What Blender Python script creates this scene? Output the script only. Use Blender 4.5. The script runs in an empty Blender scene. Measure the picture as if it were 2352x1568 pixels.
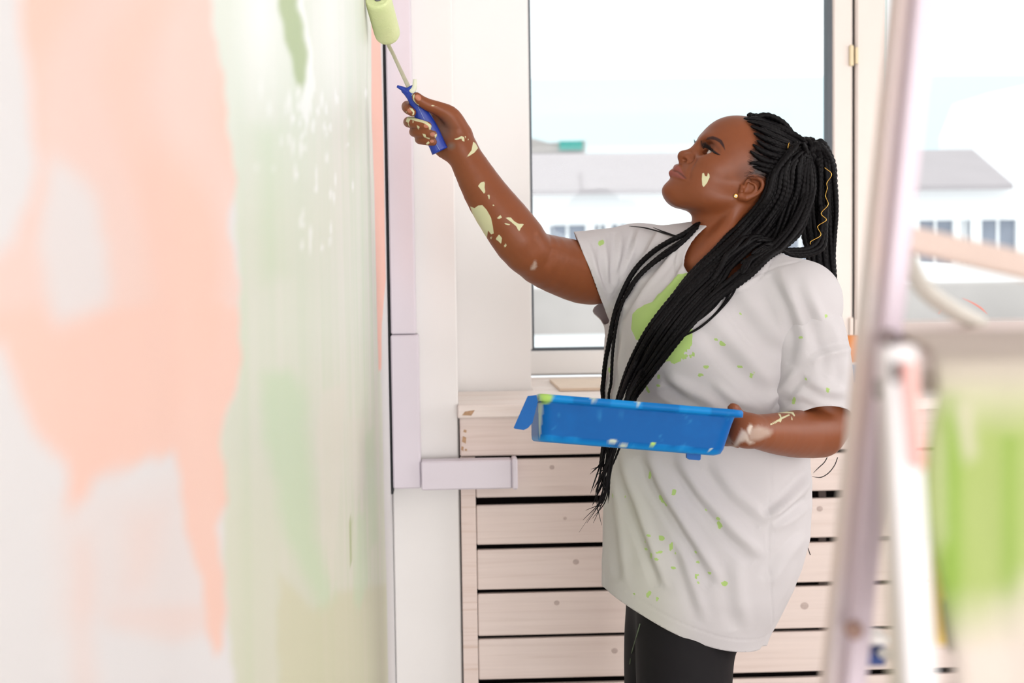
import bpy, math, random
import numpy as np
from mathutils import Vector, Matrix

rng = np.random.RandomState(7)
random.seed(7)
scene = bpy.context.scene
COL = scene.collection
PI = math.pi

# ------------------------------------------------------------------ camera
F_PX, CX, CY = 50.0 / 36.0 * 2352.0, 1176.0, 784.0
CAM = np.array([0.0, 0.0, 1.40])
_yaw, _pitch, _roll = math.radians(2.33), math.radians(3.4), 0.0135
_fw = np.array([math.sin(_yaw) * math.cos(_pitch), math.cos(_yaw) * math.cos(_pitch), -math.sin(_pitch)])
_r0 = np.array([math.cos(_yaw), -math.sin(_yaw), 0.0])
_u0 = np.cross(_r0, _fw)
R_AX = _r0 * math.cos(_roll) - _u0 * math.sin(_roll)
U_AX = _u0 * math.cos(_roll) + _r0 * math.sin(_roll)
F_AX = _fw
cam_data = bpy.data.cameras.new('camera')
cam = bpy.data.objects.new('camera', cam_data)
COL.objects.link(cam)
cam_data.sensor_width = 36.0
cam_data.lens = 50.0
cam_data.clip_start = 0.05
cam_data.clip_end = 300.0
cam_data.dof.use_dof = True
cam_data.dof.focus_distance = 2.38
cam_data.dof.aperture_fstop = 4.8
cam.matrix_world = Matrix([[R_AX[0], U_AX[0], -F_AX[0], CAM[0]], [R_AX[1], U_AX[1], -F_AX[1], CAM[1]],
                           [R_AX[2], U_AX[2], -F_AX[2], CAM[2]], [0, 0, 0, 1]])
scene.camera = cam

# ------------------------------------------------------------------ world, lights, exposure
world = bpy.data.worlds.new('World')
scene.world = world
world.use_nodes = True
bg = world.node_tree.nodes['Background']
bg.inputs[0].default_value = (0.93, 0.97, 1.0, 1)
bg.inputs[1].default_value = 1.05


def add_light(name, kind, loc, target, energy, size=1.0, size_y=None, color=(1, 1, 1), angle=None):
    ld = bpy.data.lights.new(name, kind)
    ld.energy = energy
    ld.color = color
    if kind == 'AREA':
        ld.shape = 'RECTANGLE'
        ld.size = size
        ld.size_y = size_y or size
    if angle is not None:
        ld.angle = angle
    o = bpy.data.objects.new(name, ld)
    COL.objects.link(o)
    o.location = loc
    d = Vector(target) - Vector(loc)
    o.rotation_euler = d.to_track_quat('-Z', 'Y').to_euler()
    return o


add_light('sun', 'SUN', (0, -10, 20), (0, -10 + 11.5, 0), 0.72, color=(1.0, 0.96, 0.93), angle=math.radians(6))
add_light('fill_light_rear', 'AREA', (1.7, -6.0, 1.25), (1.0, 3.0, 1.1), 195, 3.2, 2.4, color=(1.0, 0.985, 0.98))  # added fill from behind the camera, not a fixture of the room
add_light('fill_light_right', 'AREA', (3.1, 2.25, 1.7), (0.0, 2.5, 1.2), 23, 1.8, 1.6, color=(1.0, 0.985, 0.985))  # added side fill that brightens the painted wall
scene.view_settings.view_transform = 'Standard'
scene.view_settings.look = 'None'
scene.view_settings.gamma = 1.0
scene.view_settings.use_curve_mapping = False
scene.view_settings.exposure = 0.52
scene.cycles.use_denoising = True
scene.cycles.max_bounces = 8


# ------------------------------------------------------------------ helpers
def ray(px, py):
    d = F_AX * F_PX + R_AX * (px - CX) - U_AX * (py - CY)
    return d / np.linalg.norm(d)


def P(px, py, Y):
    """world point at room depth Y seen at a place of the photograph"""
    d = ray(px, py)
    return CAM + d * (Y / d[1])


def proj(pts):
    q = np.asarray(pts) - CAM
    z = q @ F_AX
    z = np.where(np.abs(z) < 1e-6, 1e-6, z)
    return CX + F_PX * (q @ R_AX) / z, CY - F_PX * (q @ U_AX) / z


def lin(rgb):
    return tuple((c / 255 / 12.92) if c / 255 <= 0.04045 else ((c / 255 + 0.055) / 1.055) ** 2.4 for c in rgb) + (1.0,)


class NT:
    """small node-tree helper"""

    def __init__(self, name):
        self.m = bpy.data.materials.new(name)
        self.m.use_nodes = True
        self.t = self.m.node_tree
        self.b = self.t.nodes['Principled BSDF']

    def n(self, typ, **kw):
        nd = self.t.nodes.new(typ)
        for k, v in kw.items():
            if k.startswith('i_'):
                key = k[2:]
                key = int(key) if key.isdigit() else key
                nd.inputs[key].default_value = v
            else:
                setattr(nd, k, v)
        return nd

    def l(self, a, b):
        self.t.links.new(a, b)
        return self

    def mix(self, fac, a, b):
        nd = self.t.nodes.new('ShaderNodeMix')
        nd.data_type = 'RGBA'
        for sock, v in ((nd.inputs[0], fac), (nd.inputs[6], a), (nd.inputs[7], b)):
            if hasattr(v, 'is_output'):
                self.t.links.new(v, sock)
            else:
                sock.default_value = v
        return nd.outputs[2]

    def math(self, op, a, b=None, clamp=False):
        nd = self.t.nodes.new('ShaderNodeMath')
        nd.operation = op
        nd.use_clamp = clamp
        for i, v in enumerate((a, b)):
            if v is None:
                continue
            if hasattr(v, 'is_output'):
                self.t.links.new(v, nd.inputs[i])
            else:
                nd.inputs[i].default_value = v
        return nd.outputs[0]

    def attr(self, name):
        return self.n('ShaderNodeAttribute', attribute_name=name).outputs['Fac']

    def noise(self, scale, detail=3, rough=0.5, vec=None, stretch=None):
        nz = self.n('ShaderNodeTexNoise')
        nz.inputs['Scale'].default_value = scale
        nz.inputs['Detail'].default_value = detail
        nz.inputs['Roughness'].default_value = rough
        tc = self.n('ShaderNodeTexCoord')
        src = tc.outputs['Object']
        if stretch:
            mp = self.n('ShaderNodeMapping')
            mp.inputs['Scale'].default_value = stretch
            self.l(src, mp.inputs[0])
            src = mp.outputs[0]
        self.l(src, nz.inputs['Vector'])
        return nz.outputs[0]

    def ramp(self, fac, stops):
        r = self.n('ShaderNodeValToRGB')
        el = r.color_ramp.elements
        while len(el) < len(stops):
            el.new(0.5)
        for e, (p, c) in zip(el, stops):
            e.position = p
            e.color = c if len(c) == 4 else tuple(c) + (1,)
        self.l(fac, r.inputs[0])
        return r.outputs[0]

    def base(self, c, rough=0.5, spec=0.5, metal=0.0):
        if hasattr(c, 'is_output'):
            self.l(c, self.b.inputs['Base Color'])
        else:
            self.b.inputs['Base Color'].default_value = c
        self.b.inputs['Roughness'].default_value = rough
        self.b.inputs['Specular IOR Level'].default_value = spec
        self.b.inputs['Metallic'].default_value = metal
        return self

    def bump(self, h, strength=0.3, dist=0.002):
        bp = self.n('ShaderNodeBump')
        bp.inputs['Strength'].default_value = strength
        bp.inputs['Distance'].default_value = dist
        self.l(h, bp.inputs['Height'])
        self.l(bp.outputs[0], self.b.inputs['Normal'])
        return self


def plain(name, rgb, rough=0.5, spec=0.5, metal=0.0, var=0.04, scale=20):
    m = NT(name)
    c = lin(rgb)
    d = tuple(max(0, x * (1 - var * 2.5)) for x in c[:3]) + (1,)
    m.base(m.mix(m.noise(scale), c, d), rough, spec, metal)
    return m.m


def link(o, parent=None):
    COL.objects.link(o)
    if parent is not None:
        o.parent = parent
        o.matrix_parent_inverse = parent.matrix_world.inverted()
    return o


def tag(o, label=None, cat=None, group=None, kind=None):
    if label:
        o['label'] = label
    if cat:
        o['category'] = cat
    if group:
        o['group'] = group
    if kind:
        o['kind'] = kind
    return o


def empty(name, loc=(0, 0, 0)):
    o = bpy.data.objects.new(name, None)
    o.empty_display_size = 0.05
    o.location = Vector(loc)
    COL.objects.link(o)
    bpy.context.view_layer.update()
    return o


def make_mesh(name, verts, faces, mat, parent=None, smooth=True, attrs=None):
    """faces: (n,3) or (n,4) int array, or list of arrays / lists"""
    verts = np.asarray(verts, dtype=np.float32)
    me = bpy.data.meshes.new(name)
    if isinstance(faces, np.ndarray):
        n, k = faces.shape
        me.vertices.add(len(verts))
        me.vertices.foreach_set('co', verts.ravel())
        me.loops.add(n * k)
        me.loops.foreach_set('vertex_index', faces.astype(np.int32).ravel())
        me.polygons.add(n)
        me.polygons.foreach_set('loop_start', np.arange(0, n * k, k, dtype=np.int32))
        me.update(calc_edges=True)
    else:
        me.from_pydata([tuple(v) for v in verts.tolist()], [], [tuple(f) for f in faces])
        me.update()
    if smooth:
        me.polygons.foreach_set('use_smooth', np.ones(len(me.polygons), dtype=bool))
    for k, v in (attrs or {}).items():
        a = me.attributes.new(k, 'FLOAT', 'POINT')
        a.data.foreach_set('value', np.asarray(v, dtype=np.float32))
    if mat is not None:
        me.materials.append(mat)
    o = bpy.data.objects.new(name, me)
    return link(o, parent)


class MB:
    """collects boxes / prisms / tubes into one mesh"""

    def __init__(self):
        self.v, self.f = [], []

    def add(self, v, f):
        n = len(self.v)
        self.v += [tuple(map(float, x)) for x in v]
        self.f += [tuple(i + n for i in q) for q in f]
        return self

    def box(self, x0, x1, y0, y1, z0, z1, bev=0.0):
        b = min(bev, (x1 - x0) / 2.1, (y1 - y0) / 2.1, (z1 - z0) / 2.1)
        if b <= 0:
            v = [(x, y, z) for z in (z0, z1) for y in (y0, y1) for x in (x0, x1)]
            f = [(0, 2, 3, 1), (4, 5, 7, 6), (0, 1, 5, 4), (2, 6, 7, 3), (0, 4, 6, 2), (1, 3, 7, 5)]
            return self.add(v, f)
        import itertools
        v, idx = [], {}
        X, Y, Z = (x0, x1), (y0, y1), (z0, z1)
        s = (1, -1)
        for i, j, k in itertools.product((0, 1), repeat=3):
            for a in range(3):
                p = [X[i] + s[i] * b, Y[j] + s[j] * b, Z[k] + s[k] * b]
                p[a] = (X[i], Y[j], Z[k])[a]
                idx[(i, j, k, a)] = len(v)
                v.append(tuple(p))
        f = []
        for a in range(3):
            for side in (0, 1):
                o = [t for t in range(3) if t != a]
                q = []
                for (u, w) in ((0, 0), (1, 0), (1, 1), (0, 1)):
                    c = [0, 0, 0]
                    c[a] = side
                    c[o[0]] = u
                    c[o[1]] = w
                    q.append(idx[(c[0], c[1], c[2], a)])
                flip = (a == 1) ^ (side == 0)
                f.append(tuple(reversed(q)) if flip else tuple(q))
        for a in range(3):
            o = [t for t in range(3) if t != a]
            for u, w in itertools.product((0, 1), repeat=2):
                c0, c1 = [0, 0, 0], [0, 0, 0]
                for c, e in ((c0, 0), (c1, 1)):
                    c[a] = e
                    c[o[0]] = u
                    c[o[1]] = w
                f.append((idx[(*c0, o[0])], idx[(*c1, o[0])], idx[(*c1, o[1])], idx[(*c0, o[1])]))
        for i, j, k in itertools.product((0, 1), repeat=3):
            f.append((idx[(i, j, k, 0)], idx[(i, j, k, 1)], idx[(i, j, k, 2)]))
        return self.add(v, f)

    def build(self, name, mat, parent=None, smooth=False):
        o = make_mesh(name, self.v, self.f, mat, parent, smooth)
        import bmesh
        bm = bmesh.new()
        bm.from_mesh(o.data)
        bmesh.ops.recalc_face_normals(bm, faces=bm.faces)
        bm.to_mesh(o.data)
        bm.free()
        return o


def catmull(pts, step):
    pts = np.asarray(pts, dtype=float)
    if len(pts) == 2:
        n = max(2, int(np.linalg.norm(pts[1, :3] - pts[0, :3]) / step))
        t = np.linspace(0, 1, n + 1)[:, None]
        return pts[0] * (1 - t) + pts[1] * t
    p = np.vstack([2 * pts[0] - pts[1], pts, 2 * pts[-1] - pts[-2]])
    out = []
    for i in range(1, len(p) - 2):
        n = max(2, int(np.linalg.norm(p[i + 1, :3] - p[i, :3]) / step * 2))
        t = np.linspace(0, 1, n, endpoint=False)[:, None]
        a, b, c, d = p[i - 1], p[i], p[i + 1], p[i + 2]
        out.append(0.5 * ((2 * b) + (c - a) * t + (2 * a - 5 * b + 4 * c - d) * t ** 2 + (-a + 3 * b - 3 * c + d) * t ** 3))
    q = np.vstack(out + [p[-2][None]])
    s = np.r_[0, np.cumsum(np.linalg.norm(np.diff(q[:, :3], axis=0), axis=1))]
    n = max(3, int(s[-1] / step) + 1)
    ss = np.linspace(0, s[-1], n)
    return np.column_stack([np.interp(ss, s, q[:, k]) for k in range(q.shape[1])])


def frames(path):
    T = np.gradient(path, axis=0)
    T /= np.linalg.norm(T, axis=1)[:, None] + 1e-12
    ref = np.array([0, 0, 1.0]) if abs(T[0][2]) < 0.9 else np.array([1.0, 0, 0])
    N = np.zeros_like(T)
    n = np.cross(T[0], np.cross(ref, T[0]))
    n /= np.linalg.norm(n)
    for i in range(len(T)):
        n = n - T[i] * (n @ T[i])
        n /= np.linalg.norm(n) + 1e-12
        N[i] = n
    return T, N, np.cross(T, N)


def tube_geo(path, rad, k=8, aspect=1.0, radfun=None, caps=True):
    path = np.asarray(path, dtype=float)
    n = len(path)
    T, N, B = frames(path)
    ph = np.linspace(0, 2 * PI, k, endpoint=False)
    rad = np.broadcast_to(np.asarray(rad, dtype=float), (n,))
    R = np.repeat(rad[:, None], k, axis=1)
    if radfun is not None:
        s = np.r_[0, np.cumsum(np.linalg.norm(np.diff(path, axis=0), axis=1))]
        R = R * radfun(s[:, None], ph[None, :])
    V = path[:, None, :] + (N[:, None, :] * np.cos(ph)[None, :, None] + B[:, None, :] * aspect * np.sin(ph)[None, :, None]) * R[:, :, None]
    V = V.reshape(-1, 3)
    i = np.arange(n - 1)[:, None] * k
    j = np.arange(k)[None, :]
    j2 = (j + 1) % k
    Fq = np.stack([i + j, i + j2, i + k + j2, i + k + j], axis=-1).reshape(-1, 4)
    if caps:
        V = np.vstack([V, path[0], path[-1]])
        a, b = n * k, n * k + 1
        jj = np.arange(k)
        c0 = np.stack([np.full(k, a), (jj + 1) % k, jj, np.full(k, a)], 1)
        c1 = np.stack([np.full(k, b), (n - 1) * k + jj, (n - 1) * k + (jj + 1) % k, np.full(k, b)], 1)
        return V, Fq, [tuple(x[:3]) for x in c0.tolist()] + [tuple(x[:3]) for x in c1.tolist()]
    return V, Fq, []


def tube(name, pts, rad, mat, parent=None, step=0.01, k=10, smooth_path=True, **kw):
    pts = np.asarray(pts, dtype=float)
    path = catmull(pts, step) if smooth_path else pts
    if not np.isscalar(rad):
        s = np.r_[0, np.cumsum(np.linalg.norm(np.diff(pts, axis=0), axis=1))]
        s2 = np.r_[0, np.cumsum(np.linalg.norm(np.diff(path, axis=0), axis=1))]
        rad = np.interp(s2 / s2[-1], s / s[-1], rad)
    V, Fq, C = tube_geo(path, rad, k, **kw)
    return make_mesh(name, V, Fq.tolist() + C, mat, parent)


def poly_sd(x, y, poly):
    """signed distance (negative inside) of points to a polygon, in the polygon's units"""
    poly = np.asarray(poly, dtype=float)
    d = np.full(x.shape, 1e9)
    s = np.ones(x.shape)
    n = len(poly)
    for i in range(n):
        ax, ay = poly[i]
        bx, by = poly[i - 1]
        ex, ey = bx - ax, by - ay
        wx, wy = x - ax, y - ay
        t = np.clip((wx * ex + wy * ey) / (ex * ex + ey * ey + 1e-12), 0, 1)
        d = np.minimum(d, (wx - ex * t) ** 2 + (wy - ey * t) ** 2)
        c1, c2, c3 = y >= ay, y < by, ex * wy > ey * wx
        flip = (c1 & c2 & c3) | (~c1 & ~c2 & ~c3)
        s = np.where(flip, -s, s)
    return s * np.sqrt(d)


def seg_d(x, y, pts):
    """distance to a polyline, plus the position along it 0..1 and the signed side"""
    best = np.full(x.shape, 1e9)
    tt = np.zeros(x.shape)
    sd = np.zeros(x.shape)
    n = len(pts) - 1
    for i in range(n):
        ax, ay = pts[i]
        bx, by = pts[i + 1]
        ex, ey = bx - ax, by - ay
        L = math.hypot(ex, ey) + 1e-9
        t = np.clip(((x - ax) * ex + (y - ay) * ey) / L ** 2, 0, 1)
        dx, dy = x - ax - ex * t, y - ay - ey * t
        d = np.hypot(dx, dy)
        c = (ex * dy - ey * dx) / L
        m = d < best
        best = np.where(m, d, best)
        tt = np.where(m, (i + t) / n, tt)
        sd = np.where(m, np.sign(c) * d, sd)
    return best, tt, sd

# ================================================================== MATERIALS FOR THE ROOM
XW = -0.142          # left wall plane
YB = 3.12            # face of boxed column
CEIL = 2.75

m_white = plain('white_plaster', (243, 240, 238), 0.6, 0.3, var=0.01, scale=6)
m_pvc = plain('white_pvc', (238, 235, 232), 0.35, 0.5, var=0.012, scale=9)
m_pvc_warm = plain('cream_pvc', (232, 220, 212), 0.35, 0.5, var=0.02, scale=12)
m_trunk = plain('lilac_grey_plastic', (222, 214, 222), 0.4, 0.45, var=0.01, scale=10)
m_black = plain('gap_shade_black', (38, 40, 44), 0.55, 0.3)
m_gasket = plain('grey_window_gasket', (92, 98, 104), 0.6, 0.3)
m_dark_gap = plain('slat_shade_black', (16, 12, 12), 0.9, 0.05)
m_floor = plain('grey_screed', (196, 190, 184), 0.7, 0.3, scale=4)


def wood_mat(name, rgb, rgb2, knot=True):
    m = NT(name)
    tc = m.n('ShaderNodeTexCoord')
    mp = m.n('ShaderNodeMapping')
    mp.inputs['Scale'].default_value = (1.6, 20, 60)
    oi = m.n('ShaderNodeObjectInfo')
    m.l(tc.outputs['Object'], mp.inputs[0])
    vm = m.n('ShaderNodeCombineXYZ')
    m.l(m.math('MULTIPLY', oi.outputs['Random'], 30.0), vm.inputs[0])
    m.l(m.math('MULTIPLY', oi.outputs['Random'], 17.0), vm.inputs[2])
    m.l(vm.outputs[0], mp.inputs['Location'])
    nz = m.n('ShaderNodeTexNoise')
    nz.inputs['Scale'].default_value = 1.6
    nz.inputs['Detail'].default_value = 6
    nz.inputs['Distortion'].default_value = 1.1
    m.l(mp.outputs[0], nz.inputs['Vector'])
    c = m.ramp(nz.outputs[0], [(0.18, lin(rgb2)), (0.46, lin(rgb)), (0.75, lin(tuple(min(255, x + 6) for x in rgb)))])
    n2 = m.noise(3.0, 2, 0.5, stretch=(1, 1, 3))
    c = m.mix(m.math('MULTIPLY', n2, 0.35), c, lin((236, 228, 224)))
    m.base(c, 0.55, 0.35)
    m.bump(nz.outputs[0], 0.25, 0.0008)
    return m.m


m_wood = wood_mat('whitewashed_pine', (221, 203, 194), (209, 188, 177))
m_wood2 = wood_mat('whitewashed_pine_worn', (226, 206, 196), (196, 160, 134))
m_wood_top = wood_mat('whitewashed_pine_top', (238, 226, 218), (224, 204, 192))
m_knot = plain('pine_knot', (208, 188, 180), 0.6, 0.3, var=0.15, scale=220)
m_scuff = plain('worn_brown_wood', (214, 174, 138), 0.7, 0.2, var=0.2, scale=150)
m_board = plain('pale_thin_board', (236, 214, 192), 0.6, 0.3, var=0.06, scale=30)

# ------------------------------------------------------------------ left wall with its paint
def left_wall():
    xs_px = np.r_[np.linspace(-160, 840, 230), np.linspace(844, 906, 40)]
    vpx = proj(np.array([[XW, 4000.0, 1.4]]))[0][0]
    # depth of each column at eye height
    Ys = np.array([((XW - CAM[0]) / ray(x, 600)[0]) * ray(x, 600)[1] for x in xs_px])
    Ys = Ys[(Ys > 0.2) & (Ys < YB)]
    Ys = np.r_[-6.4, -3.0, -1.0, 0.0, Ys, YB + 0.02]
    Zs = np.r_[0.0, 0.4, np.linspace(0.5, 2.15, 330), 2.4, CEIL]
    YY, ZZ = np.meshgrid(Ys, Zs, indexing='ij')
    V = np.stack([np.full(YY.shape, XW), YY, ZZ], -1).reshape(-1, 3)
    nz = len(Zs)
    i = np.arange(len(Ys) - 1)[:, None] * nz
    j = np.arange(nz - 1)[None, :]
    Fq = np.stack([i + j, i + nz + j, i + nz + j + 1, i + j + 1], -1).reshape(-1, 4)
    ok = V[:, 1] > 0.2
    px, py = proj(V)
    px = np.where(ok, px, -900)
    wob = 7 * np.sin(py / 37.0) + 5 * np.sin(py / 13.0 + px / 50)

    def soft(poly, w):
        return np.clip(0.5 - poly_sd(px + wob * 0.5 * np.clip((840 - px) / 200, 0.05, 1), py, poly) / w, 0, 1)

    peach = soft([(38, -200), (50, 60), (72, 240), (84, 380), (66, 470), (30, 560), (-80, 640), (-200, 700), (-200, 780), (8, 800), (40, 900),
                  (95, 1010), (150, 1060), (156, 1120), (142, 1190), (166, 1182), (215, 1110), (300, 1066), (402, 1040), (415, 1140),
                  (434, 1240), (462, 1340), (474, 1430), (494, 1504), (512, 1490), (520, 1420), (512, 1320), (500, 1210), (524, 1150),
                  (520, 1080), (508, 1000), (530, 930), (555, 840), (557, 790), (546, 640), (524, 490), (542, 450), (540, 380), (524, 250),
                  (502, 110), (478, -60), (470, -200)], 9)
    hole = soft([(112, 362), (98, 450), (88, 560), (108, 700), (132, 744), (192, 725), (250, 705), (244, 560), (222, 450), (160, 385)], 40)
    peach = peach * (1 - 0.85 * hole)
    lump = 0.74 + 0.26 * np.clip(np.sin(px / 47.0 + np.sin(py / 140.0) * 1.6) * 0.7 + np.sin(py / 170.0 + px / 90.0) * 0.5 + 0.4, 0, 1)
    lump = np.where(py > 700, 0.5 + 0.5 * lump + 0.1, lump)
    peach = peach * np.clip(lump, 0, 1)
    faint = soft([(120, 1150), (300, 1120), (420, 1080), (500, 1200), (535, 1430), (420, 1460), (240, 1420), (120, 1440)], 60)
    blob = soft([(300, 1180), (380, 1170), (370, 1260), (330, 1350), (280, 1360)], 60)
    col1 = soft([(170, 1240), (210, 1230), (222, 1600), (158, 1640)], 40)
    band = soft([(240, 1400), (530, 1385), (530, 1435), (400, 1480), (250, 1440)], 20)
    peach = np.maximum(peach, np.clip(0.16 * faint + 0.22 * blob + 0.28 * col1 + 0.25 * band, 0, 0.5))
    # narrow coral strip next to the corner
    strip = soft([(853, -200), (853, 250), (860, 450), (864, 640), (869, 850), (876, 850), (877, 745), (886, 640), (880, 300), (873, 60), (872, -200)], 2.5)
    green = soft([(460, -200), (478, -60), (500, 110), (522, 250), (538, 400), (556, 790), (553, 840), (530, 930), (508, 1000), (520, 1150),
                  (514, 1320), (530, 1440), (540, 1700), (893, 1700), (889, 1400), (882, 1150), (877, 900), (870, 800), (862, 600), (855, 300), (853, -200)], 4)
    green = np.clip(green - strip, 0, 1)
    dark = soft([(636, -200), (640, 0), (652, 60), (668, 140), (684, 214), (700, 180), (704, 120), (698, 60), (684, 20), (678, -200)], 10)
    ridge = soft([(683, -200), (686, 10), (704, 60), (708, 130), (690, 240), (706, 300), (722, 200), (716, 90), (700, 20), (694, -200)], 5)
    mint = np.maximum(soft([(596, 860), (660, 850), (700, 900), (712, 1090), (724, 1230), (768, 1372), (742, 1396), (700, 1330), (650, 1210), (612, 1020)], 34),
                      .8 * soft([(820, 1180), (838, 1180), (846, 1330), (826, 1400), (812, 1380)], 10))
    mint = np.maximum(mint, .7 * soft([(590, 300), (640, 300), (650, 620), (600, 640)], 70))
    mint = np.maximum(mint, .8 * soft([(838, 1000), (858, 980), (868, 1240), (850, 1260)], 12))
    pale_t = np.maximum(soft([(738, 900), (792, 880), (784, 1080), (772, 1240), (762, 1385), (748, 1240), (728, 1020)], 9), .8 * soft([(800, 960), (838, 960), (836, 1120), (818, 1148), (802, 1080)], 6))
    olive = soft([(640, 1320), (720, 1400), (770, 1360), (893, 1340), (893, 1800), (640, 1800)], 14)
    dark2 = soft([(803, 1188), (809, 1192), (808, 1292), (805, 1296)], 2)
    sheen = np.clip(1.1 - np.abs(px - 600) / 70, 0, 1) * np.clip(1.2 - py / 260, 0, 1)  # wet gloss painted into the wall colour as paler streaks
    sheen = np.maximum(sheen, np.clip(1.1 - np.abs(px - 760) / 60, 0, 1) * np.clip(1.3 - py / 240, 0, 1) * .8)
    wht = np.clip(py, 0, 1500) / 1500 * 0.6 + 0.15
    spark = np.zeros(len(px))
    r2 = np.random.RandomState(3)
    for _ in range(60):
        cx, cy = 700 + r2.randn() * 45 + 20, 200 + abs(r2.randn()) * 190
        spark = np.maximum(spark, np.clip(1.4 - np.hypot((px - cx) / (2.0 + 2 * r2.rand()), (py - cy) / (4 + 18 * r2.rand())), 0, 1))
    m = NT('wall_paint')
    streak = m.noise(1.0, 4, 0.6, stretch=(1, 11, 1.1))
    blotch = m.noise(5.0, 3, 0.5)
    fine = m.noise(140.0, 3, 0.6, stretch=(1, 1, 0.5))
    base = lin((230, 229, 230))
    pc = m.mix(blotch, lin((246, 200, 182)), lin((246, 212, 199)))
    c = m.mix(m.attr('peach'), base, pc)
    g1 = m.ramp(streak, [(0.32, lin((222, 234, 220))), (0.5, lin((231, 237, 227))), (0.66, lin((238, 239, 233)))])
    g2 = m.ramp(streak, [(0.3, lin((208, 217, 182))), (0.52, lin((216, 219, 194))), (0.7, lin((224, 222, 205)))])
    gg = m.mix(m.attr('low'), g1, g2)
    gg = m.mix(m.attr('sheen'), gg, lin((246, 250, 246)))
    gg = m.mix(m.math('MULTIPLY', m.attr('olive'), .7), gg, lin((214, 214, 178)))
    gg = m.mix(m.math('MULTIPLY', m.attr('mint'), .8), gg, lin((204, 226, 190)))
    gg = m.mix(m.math('MULTIPLY', m.attr('pale_t'), .75), gg, lin((230, 228, 214)))
    c = m.mix(m.attr('green'), c, gg)
    c = m.mix(m.attr('coral'), c, lin((255, 200, 184)))
    c = m.mix(m.attr('dark'), c, m.mix(streak, lin((150, 178, 108)), lin((180, 192, 138))))
    c = m.mix(m.attr('spark'), c, lin((250, 253, 250)))
    m.base(c, 0.5, 0.4)
    rg = m.math('SUBTRACT', 0.6, m.math('MULTIPLY', m.attr('green'), 0.22))
    m.l(rg, m.b.inputs['Roughness'])
    m.bump(fine, 0.35, 0.0012)
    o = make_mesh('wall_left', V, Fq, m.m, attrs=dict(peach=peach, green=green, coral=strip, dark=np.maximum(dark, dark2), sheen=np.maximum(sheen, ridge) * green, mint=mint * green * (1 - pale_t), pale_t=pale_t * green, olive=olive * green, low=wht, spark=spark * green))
    tag(o, 'white wall with blurred peach and pale green paint patches', kind='structure')
    # wall thickness behind the painted face
    b = MB().box(XW - 0.15, XW - 0.002, -6.4, YB + 0.3, 0, CEIL)
    k = b.build('wall_core', m_white, o)
    return o


left_wall()


def struct(name, mb, mat, label, parent=None):
    o = mb.build(name, mat, parent)
    if parent is None:
        tag(o, label, kind='structure')
    return o


X = lambda px, Y, py=700: P(px, py, Y)[0]
Z = lambda py, Y, px=1500: P(px, py, Y)[2]

XR = 3.2
SILL_Z = 1.078
YG = 3.80            # window sash face
x_pier0, x_pier1 = X(1046, 3.4), X(1219, 3.4)
win_top = 2.45
struct('floor', MB().box(XW - 0.15, XR + 0.15, -6.4, 4.1, -0.1, 0.0), m_floor, 'grey floor of the room')
struct('ceiling', MB().box(XW - 0.15, XR + 0.15, -6.4, 4.1, CEIL, CEIL + 0.1), m_white, 'white ceiling of the room')
wb = MB()
wb.box(XW - 0.15, x_pier1, 3.42, 4.05, 0, CEIL)                 # solid part left of the window
wb.box(x_pier1, XR, 3.9, 4.05, 0, SILL_Z - 0.03)               # parapet under the window
wb.box(x_pier1, XR, 3.42, 4.05, win_top, CEIL)                 # lintel
struct('wall_back', wb, m_white, 'white window wall with a pier left of the window')
struct('wall_right', MB().box(XR, XR + 0.15, -6.4, 4.05, 0, CEIL), m_white, 'white side wall beyond the ladder')
x_c1 = X(1052, YB, 900)
struct('trim_1', MB().box(XW + 0.001, x_c1, YB, 3.419, 0, CEIL, 0.003), m_pvc, 'boxed white column in the corner beside the painted wall')
struct('trim_2', MB().box(XW + 0.0005, XW + 0.0048, YB - 0.055, YB - 0.001, Z(1122, 3.07), Z(60, 3.07) + .9, 0.001), m_black, 'thin black strip for the dark gap between painted wall and plastic trunking')  # black sliver standing in for the shade in the gap

# ------------------------------------------------------------------ plastic cable trunking
t = empty('cable_trunking', (XW + 0.04, YB - 0.06, 0.9))
tag(t, 'pale lilac plastic trunking bending from the corner along the slatted cover', 'trunking')
tx0, tx1 = XW + 0.0055, X(965, 3.06, 1000)
yT = 3.055
MB().box(tx0, tx1, yT, YB, Z(1122, yT, 935), Z(769, yT, 935), 0.003).build('upright', m_trunk, t)
MB().box(tx0 + 0.001, tx1 - 0.005, yT + 0.002, YB, Z(767.5, yT, 935), 2.7, 0.003).build('upright', m_trunk, t)
ya = 3.045
MB().box(tx1 + 0.001, X(1176, ya, 1090), ya, 3.092, Z(1124, ya, 1080), Z(1058, ya, 1080), 0.003).build('arm', m_trunk, t)
MB().box(X(1176, ya, 1090), X(1189, ya, 1090), ya - 0.004, 3.092, Z(1125.5, ya, 1080), Z(1055, ya, 1080), 0.003).build('end_cap', m_trunk, t)

# ------------------------------------------------------------------ slatted radiator cover with its window board
yR = 3.10
xr0 = X(1056, yR, 1000)
rc = empty('radiator_cover', (1.0, yR + 0.1, 0.0))
tag(rc, 'whitewashed pine slatted radiator cover with wide board top under the window', 'radiator cover')
MB().box(xr0 - 0.003, XR - 0.01, yR + 0.03, yR + 0.045, 0.05, SILL_Z - 0.04).build('slat_gap_shade', m_dark_gap, rc)  # near-black sheet standing in for the shade behind the slats


def zrow(y):            # a slat edge, read at column 1300
    return Z(y, yR, 1300)


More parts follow.
